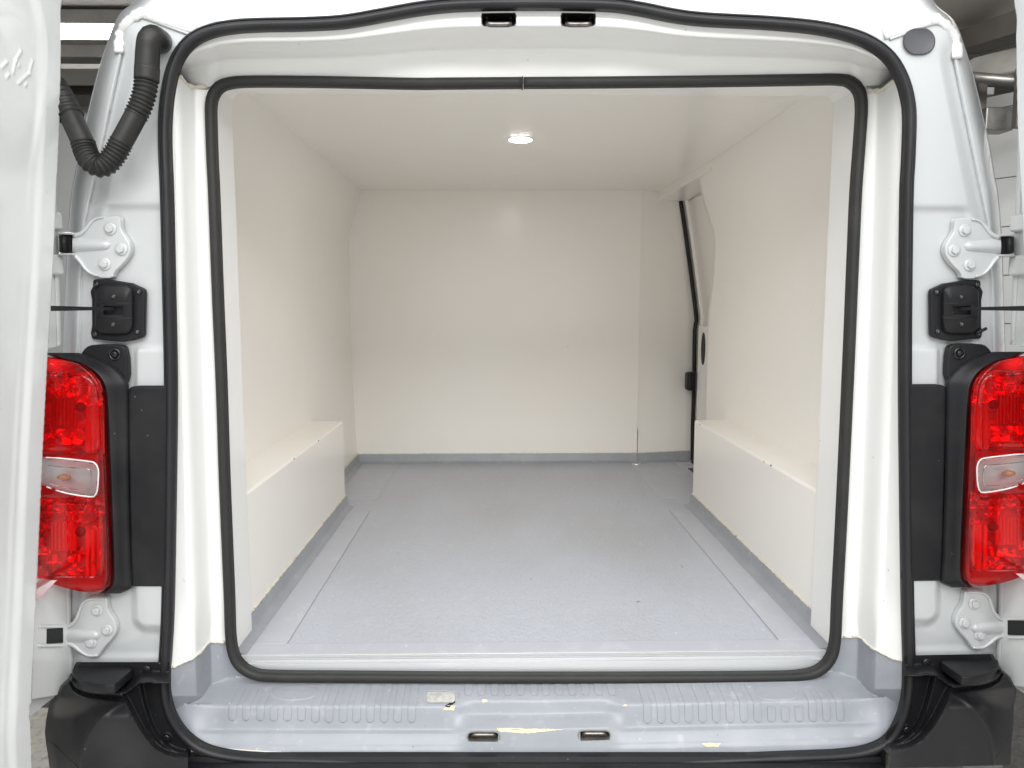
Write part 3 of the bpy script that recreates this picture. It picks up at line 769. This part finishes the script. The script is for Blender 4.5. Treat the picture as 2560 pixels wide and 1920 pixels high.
# ================================================================== FITTINGS ON THE PILLARS (traced on the left, mirrored on the right)
def z4(pts): return [(100 + x / 4.3667, 520 + y / 4.3667) for x, y in pts]
HU = z4([(345, 300), (432, 264), (505, 190), (560, 122), (622, 90), (690, 80), (862, 86), (878, 112), (882, 240), (960, 350), (992, 430), (975, 510), (900, 612), (802, 700), (795, 768), (640, 765), (545, 735), (475, 675), (420, 595), (345, 515)])
BU = z4([(765, 228), (885, 450), (705, 612)])
def c4(pts): return [(x / 3.4563, 1440 + y / 3.4563) for x, y in pts]
HL = c4([(548, 455), (640, 385), (690, 260), (720, 210), (790, 182), (915, 182), (925, 205), (928, 300), (985, 380), (1010, 450), (990, 520), (880, 640), (850, 705), (760, 705), (690, 665), (620, 610), (548, 585)])
BL = c4([(838, 298), (925, 466), (787, 575)])
def bolt(c, r, parent, m='paint', hexs=True):
    b = MB().dome(c, (0, -1, 0), r * 1.5, .0022, 20)
    o = b.build('bolt', m, parent, True, 40)
    h = MB(); ax = Vector((0, -1, 0)); n = 6 if hexs else 16
    f_ = [c + Vector((r * math.cos(2*math.pi*k/n + .4), -.0065, r * math.sin(2*math.pi*k/n + .4))) for k in range(n)]
    h.prism(f_, [p + Vector((0, .0055, 0)) for p in f_])
    o2 = h.build('bolt_head', m, parent); bevel(o2, .0012, 2)
def hinge(outl, bolts, s, slot, pin, yf=-.014, ears=True):
    hg = None
    mb = plate(MB(), chaikin(outl, 1), .006, -.0085); hg = mb.side(s).build('hinge', 'paint', van); bevel(hg, .0028, 3)
    # raised rim and centre ridge
    cx = sum(p[0] for p in outl) / len(outl); cy = sum(p[1] for p in outl) / len(outl)
    rim = [i for i in range(len(outl))]
    top = [outl[i] for i in (0, 1, 2, 3, 4, 5)]; bot = [outl[i] for i in (-1, -2, -3, -4, -5)]
    for pts in (top, bot):
        path = catmull([at(lerp(u, cx, .07), lerp(v, cy, .07), -.0095) for u, v in pts], .003)
        MB().tube(path, lambda t: .0042 * (1 - .55 * t), 8).side(s).build('hinge_rim', 'paint', hg, True)
    xl = min(p[0] for p in outl); yl = pin[1]
    rows_ = []
    for k in range(14):
        t = k / 13; u = lerp(xl + 2, cx + 22, t); hw = lerp(21, 13, t) * (1 if t < .85 else math.sqrt(max(.02, 1 - ((t - .85) / .15) ** 2)))
        rows_.append([at(u, yl + hw * q, -.0078 - .0085 * (1 - .35 * t) * max(0, 1 - q * q) * (1 if t < .85 else max(0, 1 - ((t - .85) / .15) ** 2))) for q in np.linspace(-1, 1, 11)])
    MB().grid(rows_).side(s).build('hinge_ridge', 'paint', hg, True)
    for bu, bv in bolts:
        c_ = at(bu, bv, -.009); c_ = c_ if s < 0 else mir(c_); bolt(c_, .0072, hg)
    # knuckle: black gap with a pin and two ears reaching to the door
    u0, u1, v0, v1 = slot
    a_, b_ = at(u0, v0, yf), at(u1, v1, yf)
    mb = MB().box(a_.x, b_.x, yf, .03, b_.z, a_.z); o = mb.side(s).build('knuckle_gap', 'black_hole', hg)
    c0, c1 = at((u0+u1)/2 - 4, v0 + 2, yf - .004), at((u0+u1)/2 - 4, v1 - 2, yf - .004)
    MB().tube([c0, c1], .006, 12).side(s).build('hinge_pin', 'plastic', hg, True)
    for vv, dv in ((v0, -1), (v1, 1)) if ears else ():
        a_, b_ = at(u0 - 4, vv, -.02), at(u1 + 4, vv, -.02)
        mb = MB().box(a_.x, b_.x, -.020, .01, a_.z - (.005 if dv > 0 else -.001), a_.z + (.005 if dv < 0 else -.001))
        o = mb.side(s).build('hinge_ear', 'paint', hg); bevel(o, .0015)
for s in (-1, 1):
    hinge(HU, BU, s, (147, 178, 588, 631), (160, 612))
    hinge(HL, BL, s, (119, 157, 1571, 1607), (140, 1590), -.02, False)

# door check covers
CK = z4([(572, 785), (640, 775), (780, 785), (1000, 820), (1140, 885), (1147, 930), (1137, 1390), (1120, 1412), (1000, 1450), (900, 1462), (562, 1432), (548, 1370), (562, 1280), (560, 1000), (542, 910), (575, 850)])
for s in (-1, 1):
    ck = plate(MB(), CK, .004, -.006).side(s).build('check_cover', 'plastic', van); bevel(ck, .0025, 2)
    fr_ = rrect(100 + 808 / 4.3667, 520 + 1110 / 4.3667, 428 / 4.3667, 560 / 4.3667, 26)
    slot = (100 + 690/4.3667, 100 + 905/4.3667, 520 + 1070/4.3667, 520 + 1170/4.3667)
    mb = MB(); sx, sy = (slot[0]+slot[1])/2, (slot[2]+slot[3])/2
    sl = rrect(sx, sy, slot[1]-slot[0], slot[3]-slot[2], 3)
    rings = [poly_px(fr_, -.004), poly_px([(lerp(u, sx, .04), lerp(v, sy, .04)) for u, v in fr_], -.013), poly_px([(lerp(u, sx, .10), lerp(v, sy, .10)) for u, v in fr_], -.0155),
             poly_px([(u + (1 if u > sx else -1) * 2, v + (1 if v > sy else -1) * 2) for u, v in sl], -.0165), poly_px(sl, -.016), [Vector((p.x, .0, p.z)) for p in poly_px(sl, -.016)]]
    n = len(fr_)
    for rg in rings: mb.v += rg
    for a in range(len(rings)-1):
        for j in range(n): mb.f.append((a*n+j, a*n+(j+1) % n, (a+1)*n+(j+1) % n, (a+1)*n+j))
    mb.f.append(tuple((len(rings)-1)*n + j for j in range(n)))
    mb.side(s).build('check_dome', 'plastic', ck, True, 45)
    for yy in (1040, 1205):
        path = [at(100 + x/4.3667, 520 + yy/4.3667, -.0155) for x in (620, 1015)]
        MB().tube(path, .0012, 8).side(s).build('moulded_line', 'plastic', ck, True)
    for (x, y), dz in zip(((615, 835), (1080, 918), (1065, 1355), (602, 1380), (805, 970), (800, 1275)), (0, 0, 0, 0, .009, .009)):
        c_ = at(100 + x/4.3667, 520 + y/4.3667, -.0062 - dz); c_ = c_ if s < 0 else mir(c_)
        o = MB().dome(c_, (0, -1, 0), .0048, .0028, 14).build('screw', 'plastic_gloss', ck, True)
        MB().dome(c_ + Vector((0, -.0027, 0)), (0, -1, 0), .0022, .0008, 6).build('screw_socket', 'dark_metal', o)
    a_, b_ = at(283, 772, -.012), at(129, 771, -.10)
    d_ = b_ - a_; hw = Vector((0, 0, .0042)); th_ = Vector((.002, .002, 0))
    mb = MB().prism([a_ - hw*.5 - th_, a_ + hw*.5 - th_, a_ + hw*.5 + th_, a_ - hw*.5 + th_], [b_ - hw - th_, b_ + hw - th_, b_ + hw + th_, b_ - hw + th_])
    mb.side(s).build('check_strap', 'plastic', ck)
MB().tube(catmull([at(2440, 832, -.008), at(2452, 828, -.012), at(2466, 821, -.012)], .003), .0028, 8).build('cable_tie', 'plastic', van, True)

# grommet plug on the right, cable conduit on the left
gp = rrect(2298, 103, 81, 68, 33, 8)
mb = MB(); rings = [poly_px(gp, .004), poly_px(gp, -.004), poly_px([(lerp(u, 2298, .08), lerp(v, 103, .08)) for u, v in gp], -.007), poly_px([(lerp(u, 2298, .16), lerp(v, 103, .16)) for u, v in gp], -.006)]
mat('plug', (.075, .075, .085), .5, bump=(120, .2, .0006))
n = len(gp)
for rg in rings: mb.v += rg
for a in range(3):
    for j in range(n): mb.f.append((a*n+j, a*n+(j+1) % n, (a+1)*n+(j+1) % n, (a+1)*n+j))
mb.f.append(tuple(3*n + j for j in range(n)))
mb.build('grommet_plug', 'plug', van, True, 50)
cdt = None
boot = catmull([at(402, 104, .004), at(396, 100, -.022), at(384, 92, -.040), at(374, 100, -.046), at(370, 125, -.046), at(368, 160, -.046), at(366, 197, -.046)], .004)
cdt = MB().tube(boot, lambda t: .0185 if t > .12 else .019, 20).build('cable_conduit', 'conduit', van, True, 50)
fl_ = [(400 + 26 * math.cos(t), 105 + 30 * math.sin(t)) for t in np.linspace(0, 2*math.pi, 29)[:-1]]
o = MB().prism(poly_px(fl_, -.008), poly_px(fl_, .002)).build('flange', 'conduit', cdt); bevel(o, .004, 3)
o = MB().tube(catmull([at(368, 168, -.046), at(366.5, 202, -.046)], .003), lambda t: .0192, 20).build('collar', 'conduit', cdt, True)
def corr(pts, r, nr, name='bellows'):
    path = catmull(pts, .0008); n = len(path)
    MB().tube(path, lambda t: r * (1 + .085 * math.cos(2 * math.pi * nr * t)), 20).build(name, 'conduit', cdt, True)
def sleeve(pts, r): MB().tube(catmull(pts, .004), lambda t: r, 20).build('sleeve', 'conduit', cdt, True, 50)
corr([at(366, 200, -.046), at(362, 230, -.048), at(352, 262, -.050), at(340, 288, -.052)], .0172, 9)
sleeve([at(342, 284, -.052), at(322, 322, -.056), at(300, 362, -.06)], .0168)
corr([at(303, 356, -.06), at(288, 384, -.062), at(268, 408, -.064), at(247, 415, -.066), at(226, 402, -.068), at(214, 378, -.064), at(208, 358, -.062)], .0172, 17)
sleeve([at(211, 364, -.062), at(193, 325, -.055), at(175, 285, -.047)], .0172)
corr([at(178, 292, -.048), at(164, 264, -.042), at(150, 238, -.034), at(132, 212, -.022), at(112, 192, -.01)], .0186, 9)

# ---- black pillar panels, tail lamps
LE = [(893, 129), (897, 152), (902, 183), (910, 204), (922, 226), (935, 241), (949, 252), (964, 259), (980, 263), (1022, 267), (1169, 273), (1381, 281), (1440, 282), (1462, 279), (1475, 270), (1481, 255)]
LO = [(893, 40), (1430, 40), (1447, 100), (1466, 148), (1476, 185), (1481, 217)]
CW = [(115, 1146), (152, 1148), (217, 1155), (236, 1160), (243, 1172), (244, 1190), (241, 1226), (236, 1236), (226, 1240), (167, 1231), (117, 1215), (70, 1200), (70, 1140)]
def Ylens(u, v):
    e = interp(LE, v); d = e - u
    Y = -.036 - .016 * math.sqrt(max(0, min(1, d / 16.0))) - .004 * min(1, max(0, d / 120))
    dt = min(v - 893, 1481 - v); Y += .012 * (1 - min(1, dt / 26)) ** 2
    if u < 140: Y += .11 * ((140 - u) / 110) ** 2
    # soft waist round the clear window, grooves round the two chambers
    for v0, v1 in ((935, 1128), (1246, 1440)):
        sd = roundrect_sd(u, v, 20, e - 22, v0, v1, 26); Y += .0018 * math.exp(-(sd / 3.0) ** 2)
    return Y
def Yrefl(u, v, v0, v1):
    x = (u - 150) / 105; y = (v - (v0 + v1) / 2) / ((v1 - v0) / 2)
    b = .000 + .034 * max(0, 1 - x * x * .8) * max(0, 1 - y * y)
    if abs(u - 160) < 34 and -.42 < y < .36: b = .012 + .0022 * math.cos(2 * math.pi * u / 9)
    else:
        fu, fv = math.floor((u + v * .12) / 26), math.floor(v / 21)
        rnd = random.Random(fu * 131 + fv * 17); b += (((u + v * .12) / 26 - fu - .5) * rnd.uniform(-.013, .013) + (v / 21 - fv - .5) * rnd.uniform(-.006, .020))
        if u > 212 and y > -.2: b = .004 + .010 * math.sin((u - 212) / 10)
    return b - .034
mat('reflector', (.95, .95, .95), .14, metal=.9)
mat('lamp_bowl', (.72, .71, .70), .4, metal=.3)
for s in (-1, 1):
    hb = rrect(372, 1216, 104, 505, 10)
    pnl = plate(MB(), [(316, 980), (322, 968), (345, 965), (428, 965), (428, 1468), (326, 1468)], .004, -.010).side(s).build('pillar_trim', 'plastic', van); bevel(pnl, .005, 3)
    lamp = None
    # housing: wall from the lens edge back to the pillar
    rows_ = []
    HE = [(880, 188), (886, 214), (898, 250), (915, 283), (935, 305), (960, 322), (980, 321), (1200, 322), (1400, 327), (1450, 331), (1472, 328), (1484, 300)]
    for v in list(np.linspace(882, 1484, 90)):
        e = interp(LE, min(v, 1478)) if v > 896 else interp(LE, 897) + (v - 896) * 2
        h = interp(HE, v); e = min(e, h - 8)
        rows_.append([at(e - 14, v, -.020), at(e - 2, v, -.034), at(e + 5, v, -.040), at(e + 9, v, -.039), at(lerp(e, h, .45), v, -.028), at(lerp(e, h, .8), v, -.020), at(h - 3, v, -.0165), at(h, v, -.012), at(h + 1, v, .004)])
    lamp = MB().grid(rows_).side(s).build('tail_lamp', 'plastic', van, True, 60)
    bt = MB().grid([[Vector(p) for p in rows_[-1]], [Vector((p.x, .01, p.z)) for p in rows_[-1]]]).side(s).build('housing_foot', 'plastic', lamp)
    tb = plate(MB(), chaikin([(196, 892), (212, 868), (232, 861), (300, 861), (316, 872), (320, 960), (290, 960), (240, 920)], 1), .004, -.012).side(s).build('mounting_tab', 'plastic', lamp); bevel(tb, .003, 2)
    c_ = at(287, 886, -.0125); c_ = c_ if s < 0 else mir(c_)
    ring = [c_ + Vector((.0088 * math.cos(t), 0, .0088 * math.sin(t))) for t in np.linspace(0, 2*math.pi, 21)[:-1]]
    MB().tube(ring, .0022, 8, closed=True).build('bolt_collar', 'plastic_gloss', lamp, True)
    MB().dome(c_, (0, -1, 0), .0052, .0035, 12).build('bolt', 'plastic_gloss', lamp, True)
    cc = at(262, 905, -.02)
    # red lens
    rows_ = []; dm = []
    for v in sorted(set(list(np.linspace(893, 960, 22)) + list(np.linspace(960, 1440, 90)) + list(np.linspace(1440, 1481, 20)))):
        a, b = interp(LO, v), interp(LE, v); row = []; dd = []
        for t in np.linspace(0, 1, 60):
            t2 = 1 - (1 - t) ** 1.5; u = lerp(a, b, t2); row.append(at(u, v, Ylens(u, v))); dd.append((u, v))
        rows_.append(row); dm.append(dd)
    def sk(i, j):
        return inside(((dm[i][j][0] + dm[i+1][j+1][0]) / 2, (dm[i][j][1] + dm[i+1][j][1]) / 2), CW)
    MB().grid(rows_, sk).side(s).build('lens', 'red_lens', lamp, True)
    # clear indicator window, proud of the red
    rw = []
    for v in np.linspace(1140, 1242, 40):
        us_ = [u for u in np.linspace(60, 250, 240) if inside((u, v), CW)]
        if len(us_) < 4: continue
        a, b = min(us_), max(us_)
        rw.append([at(u, v, Ylens(u, v) - .0012) for u in np.linspace(a, b, 30)])
    MB().grid(rw).side(s).build('indicator_window', 'clear_lens', lamp, True)
    rimp = [(115, 1144), (152, 1146), (217, 1153), (237, 1158), (245, 1172), (246, 1190), (243, 1226), (237, 1238), (226, 1242), (167, 1233), (117, 1217)]
    MB().tube(catmull([at(u, v, Ylens(u, v) - .001) for u, v in rimp], .004), .0014, 8).side(s).build('window_rim', 'lamp_bowl', lamp, True)
    rimp = [(120, 1164), (160, 1168), (214, 1172), (226, 1178), (228, 1208), (222, 1224), (165, 1220), (120, 1208)]
    MB().tube(catmull([at(u, v, Ylens(u, v) + .006) for u, v in rimp], .004), .0011, 8).side(s).build('inner_rim', 'chrome', lamp, True)
    MB().grid([[at(u, v, Ylens(u, v) + .03) for u in np.linspace(60, 246, 12)] for v in np.linspace(1136, 1246, 6)]).side(s).build('indicator_reflector', 'lamp_bowl', lamp, True)
    c0 = at(162, 1194, -.035); MB().tube([at(146, 1193, -.038), at(160, 1193, -.040), at(176, 1194, -.038)], lambda t: .0035 + .003 * math.sin(math.pi * t), 10).side(s).build('indicator_bulb', 'amber', lamp, True)
    for v0, v1 in ((935, 1128), (1246, 1440)):
        vs_ = list(np.arange(v0 - 6, v1 + 8, 3.25)); us_ = list(np.arange(36, 262, 3.0))
        rws = [[at(min(u, interp(LE, min(max(v, 893), 1481)) - 6), v, Yrefl(u, v, v0, v1)) for u in us_] for v in vs_]
        MB().grid(rws).side(s).build('reflector', 'reflector', lamp)
        c_ = at(203, v0 + 82, -.034); c_ = c_ if s < 0 else mir(c_)
        MB().dome(c_, (0, -1, 0), .0085, .006, 16).build('bulb', 'bulb_dark', lamp, True)
    MB().grid([[at(u, v, Ylens(u, v) + .034) for u in np.linspace(44, 262, 10)] for v in (1122, 1150)]).side(s).build('divider', 'lamp_bowl', lamp)
    MB().grid([[at(u, v, Ylens(u, v) + .034) for u in np.linspace(44, 266, 10)] for v in (1236, 1252)]).side(s).build('divider', 'lamp_bowl', lamp)
    MB().grid([[at(min(u, interp(LE, v) - 5), v, Ylens(min(u, interp(LE, v) - 5), v) + .05) for u in np.linspace(44, 275, 20)] for v in np.linspace(897, 1474, 30)]).side(s).build('back_shell', 'lamp_bowl', lamp, True)

# ---- bumper corners and centre beam
RIM = [(150, 1686), (172, 1690), (185, 1712), (215, 1727), (258, 1733), (310, 1738), (330, 1726), (352, 1711), (420, 1712)]
RID = [(330, 1747), (310, 1754), (288, 1764), (266, 1781), (240, 1808), (218, 1842), (206, 1885), (202, 1940)]
K1 = [(300, 1725), (312, 1742), (326, 1770), (342, 1802), (370, 1850), (410, 1885), (480, 1896)]
K2 = [(346, 1700), (352, 1714), (364, 1770), (386, 1830), (424, 1872), (480, 1885)]
BSL = [(1655, 182), (1665, 176), (1690, 172), (1700, 160), (1715, 142), (1735, 131), (1770, 121), (1800, 115), (1830, 112), (1860, 115), (1890, 120), (1940, 126)]
RID = chaikin(RID, 2, False); K1 = chaikin(K1, 2, False); K2 = chaikin(K2, 2, False)
def vr(u): return scurve(RIM, u)
def Ybump(u, v):
    r = vr(u); base = -.014
    t = sm(r - 34, r - 4, v)
    Y = base - .046 * t
    if v > r - 2:
        k1 = seg_dist((u, v), K1); k2 = seg_dist((u, v), K2)
        s_ = sm(1736, 1890, v)
        front = -.058 - .036 * sm(1736, 1800, v) + .012 * sm(60, 190, u - 200) * s_
        dr_ = SRID * seg_dist((u, v), RID)            # + on the shoulder side of the crease
        x_ = dr_ / 4.5; soft = 4.5 * (math.log1p(math.exp(min(30, x_))))
        body = front - .0045 * math.exp(-(dr_ / 6.0) ** 2) * sm(1745, 1775, v) + .00105 * soft * sm(1740, 1800, v) + .000012 * max(0, dr_) ** 2 * s_
        groove = .010 * math.exp(-((v - r - 9) / 5.0) ** 2) * (1 if u < 318 else 0)
        Y = lerp(Y, body + groove, sm(r - 1, r + 8, v))
        # inner channel steps follow the seal
        inn = sm(-6, 8, k1)
        Y = lerp(Y, -.038, inn); Y -= .003 * math.exp(-((k1 + 2) / 6.0) ** 2)
        inn2 = sm(-5, 6, k2)
        Y = lerp(Y, -.012, inn2); Y -= .002 * math.exp(-((k2 + 1) / 5.0) ** 2)
    dl = u - interp(BSL, v)
    Y += .06 * (1 - min(1, max(0, dl) / 22)) ** 2
    return Y
# the ridge lines need "right-hand" to mean towards the seal
if seg_dist((420, 1760), K1) < 0:
    _sd = seg_dist
    def seg_dist(p, pts): return -_sd(p, pts)
SRID = 1 if seg_dist((150, 1850), RID) > 0 else -1
for s in (-1, 1):
    rows_ = []
    for v in list(np.arange(1655, 1942, 2.4)):
        a = interp(BSL, v); b = 424 if v < 1800 else lerp(424, 470, sm(1800, 1860, v))
        rows_.append([at(u, v, Ybump(u, v)) for u in np.linspace(a, b, 130)])
    bp = MB().grid(rows_).side(s).build('bumper_corner', 'plastic', van, True, 75)
    # step pad
    tp = [(181, 1668, -.016), (326, 1666, -.016), (331, 1672, -.024), (286, 1711, -.083), (262, 1713, -.086), (236, 1711, -.083), (206, 1703, -.072), (187, 1692, -.056), (180, 1678, -.034)]
    t_ = [at(u, v, Y) for u, v, Y in tp]; zt = sum(p.z for p in t_) / len(t_)
    t_ = [Vector((p.x, p.y, p.z)) for p in t_]; bt_ = [p - Vector((0, 0, .017)) for p in t_]
    o = MB().prism(t_, bt_).side(s).build('step_pad', 'plastic', bp); bevel(o, .003, 2)
    for (bu, bv), Y in (((368, 1673), -.016), ((416, 1845), -.014)):
        c_ = at(bu, bv, Y); c_ = c_ if s < 0 else mir(c_)
        ring = [c_ + Vector((.0095 * math.cos(t), .001, .0095 * math.sin(t))) for t in np.linspace(0, 2*math.pi, 21)[:-1]]
        if bv > 1700: MB().tube(ring, .002, 8, closed=True).build('bolt_collar', 'plastic', bp, True)
        MB().dome(c_, (0, -1, 0), .0075, .004, 16).build('bolt', 'plastic_gloss', bp, True)
    MB().tube(catmull([at(u, v, Ybump(u, v) + .0004) for u, v in ((118, 1850), (135, 1862), (160, 1885), (190, 1912), (205, 1935))], .004), .001, 6).side(s).build('mould_line', 'plastic', bp, True)
rows_ = []
for u in np.linspace(462, 2214, 80):
    e = abs((u - 1338) / 876) ** 6
    rows_.append([at(u, 1880, .002), at(u, 1892, -.012), at(u, 1906, -.016), at(u, 1909, -.026), at(u, 1935, -.05), at(u, 1990, -.052)])
MB().grid(rows_).build('bumper_beam', 'plastic', van, True, 40)
for u in (459, 2217):
    a_, b_ = at(u - 2, 1886, -.03), at(u + 2, 1915, -.03); MB().box(a_.x, b_.x, -.03, .0, b_.z, a_.z).build('bumper_gap', 'black_hole', van)

# ---- rear doors, swung open beside the opening
def door(s):
    EDG = [(0, 158), (150, 154), (300, 151), (480, 143), (770, 130), (900, 121), (1200, 106), (1450, 95), (1650, 85), (1800, 79)]
    XZ = [(.45, -.812), (1.1, -.796), (1.8, -.773), (2.1, -.73)]
    top, bot = 1.98, .585; FO = .045
    rows_ = []
    ez = []
    for v, u in EDG:
        X = -.79
        for _ in range(4): p = atx(u, v, X); X = interp(XZ, p.z)
        ez.append((p.z, p.y))
    ez.sort()
    # recessed field of the inner panel: a line parallel to the edge, rounded at the top
    def dp(u, v): p = atx(u, v, -.786); return (p.y, p.z)
    GLINT_LINES = [(dp(*a), dp(*b)) for a, b in (((43, 127), (30, 152)), ((30, 152), (25, 182)), ((72, 152), (64, 184)), ((64, 184), (39, 208)), ((9, 155), (-3, 168)), ((15, 186), (10, 193)), ((59, 209), (56, 214)), ((40, 160), (38, 166)))]
    def n_of(Y, z):
        e = interp(ez, z); d = e - Y                       # distance into the panel from its hinge-side edge
        db = z - (bot + .0); dtp = top - z
        h = -FO + FO * sm(-.010, .002, d) * sm(0, .02, db + .001)
        # field
        zr = 1.72; r = .16
        q = d - .046
        if z > zr: q = d - .046 - (r - math.sqrt(max(0, r*r - (min(z, zr + r) - zr) ** 2))) * 1.2
        h -= .0045 * sm(-.010, .014, q)
        h += .0010 * math.exp(-((d - .060 + .02 * sm(1.5, 1.72, z)) / .007) ** 2) * (1 - sm(1.62, 1.7, z))
        # raised strokes shaped to catch light like the reflections high on the panel
        for a, b in GLINT_LINES:
            ax, az = a; bx, bz = b; L2 = (bx-ax)**2 + (bz-az)**2
            t = min(1, max(0, ((Y-ax)*(bx-ax) + (z-az)*(bz-az)) / L2))
            dd = math.hypot(Y-ax-t*(bx-ax), z-az-t*(bz-az)); h += .0017 * math.exp(-(dd / .0026) ** 2)
        return h
    ys_ = sorted(set(list(np.linspace(-.004, -.05, 14)) + list(np.linspace(-.05, -.26, 120)) + list(np.linspace(-.26, -.72, 30))), reverse=True)
    for z in sorted(set([.861, .862, 1.261, 1.262] + list(np.linspace(bot, .66, 16)) + list(np.linspace(.66, 1.54, 70)) + list(np.linspace(1.54, 1.72, 130)) + list(np.linspace(1.68, top, 40)))):
        row_ = []
        for y in ys_:
            z2 = max(z, .628 + max(0, -y) * .45) if y > interp(ez, z) - .004 else z
            y2 = min(y, interp(ez, z2) + .001) if .8615 < z2 < 1.2615 else y      # the flange stops short of the tail lamp
            row_.append(Vector((interp(XZ, z2) + n_of(y2, z2), y2, z2)))
        rows_.append(row_)
    outer = [[Vector((interp(XZ, r[0].z) - .06, y, r[0].z)) for y in (ys_[0], ys_[-1])] for r in rows_]
    mb = MB().grid(rows_)
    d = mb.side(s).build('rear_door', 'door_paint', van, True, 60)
    # outer skin with hemmed edges
    fr_ = []
    for r in rows_:
        z = r[-1].z; X = interp(XZ, z) - FO
        if z < .63: continue
        ym = -.17 if .8615 < z < 1.2615 else 1
        fr_.append([Vector((X + .001, min(ym, -.012), z)), Vector((X + .003, min(ym, -.003), z)), Vector((X - .002, min(ym, .003), z)), Vector((X - .014, min(ym, .003), z)), Vector((X - .02, min(ym, -.05), z)), Vector((X - .03, -.72, z))])
    MB().grid(fr_).side(s).build('outer_skin', 'door_paint', d, True)
    for z in (bot, top):
        X = interp(XZ, z); MB().box(X - .06, X - .004 if z == bot else X, -.72, -.17 if z == bot else .002, z - .003, z + .002).side(s).build('door_edge', 'door_paint', d)
    # pressed hinge pockets on the flange
    for v0, v1 in ((540, 582), (640, 690)):
        p0, p1 = atx(146, v0, -.85), atx(146, v1, -.85)
        X = interp(XZ, p0.z) - FO
        o = MB().box(X - .004, X + .010, -.045, .001, min(p0.z, p1.z), max(p0.z, p1.z)).side(s).build('hinge_pocket', 'door_paint', d); bevel(o, .005, 3)
    return d
ld = door(-1); rd = door(1)
for s in (-1, 1):                              # flat black plate painting in the shade of the lower hinge gap
    q_ = [atx(u, v, -.8475) for u, v in ((119, 1572), (158, 1570), (158, 1607), (119, 1609))]
    MB().prism(q_, [p + Vector((-.006, 0, 0)) for p in q_]).side(s).build('hinge_shade_plate', 'black_hole', ld if s < 0 else rd)
    for va, vb in ((1561, 1570), (1609, 1618)):
        q_ = [atx(u, v, -.845) for u, v in ((100, va + 1), (160, va), (160, vb), (100, vb + 1))]
        o = MB().prism(q_, [p + Vector((-.01, 0, 0)) for p in q_]).side(s).build('hinge_lip', 'door_paint', ld if s < 0 else rd); bevel(o, .002, 2)
ld['label'] = 'left rear door swung open with raised strokes shaped to mimic reflections high on its inner panel'
rd['label'] = 'right rear door swung open, only a sliver in view'
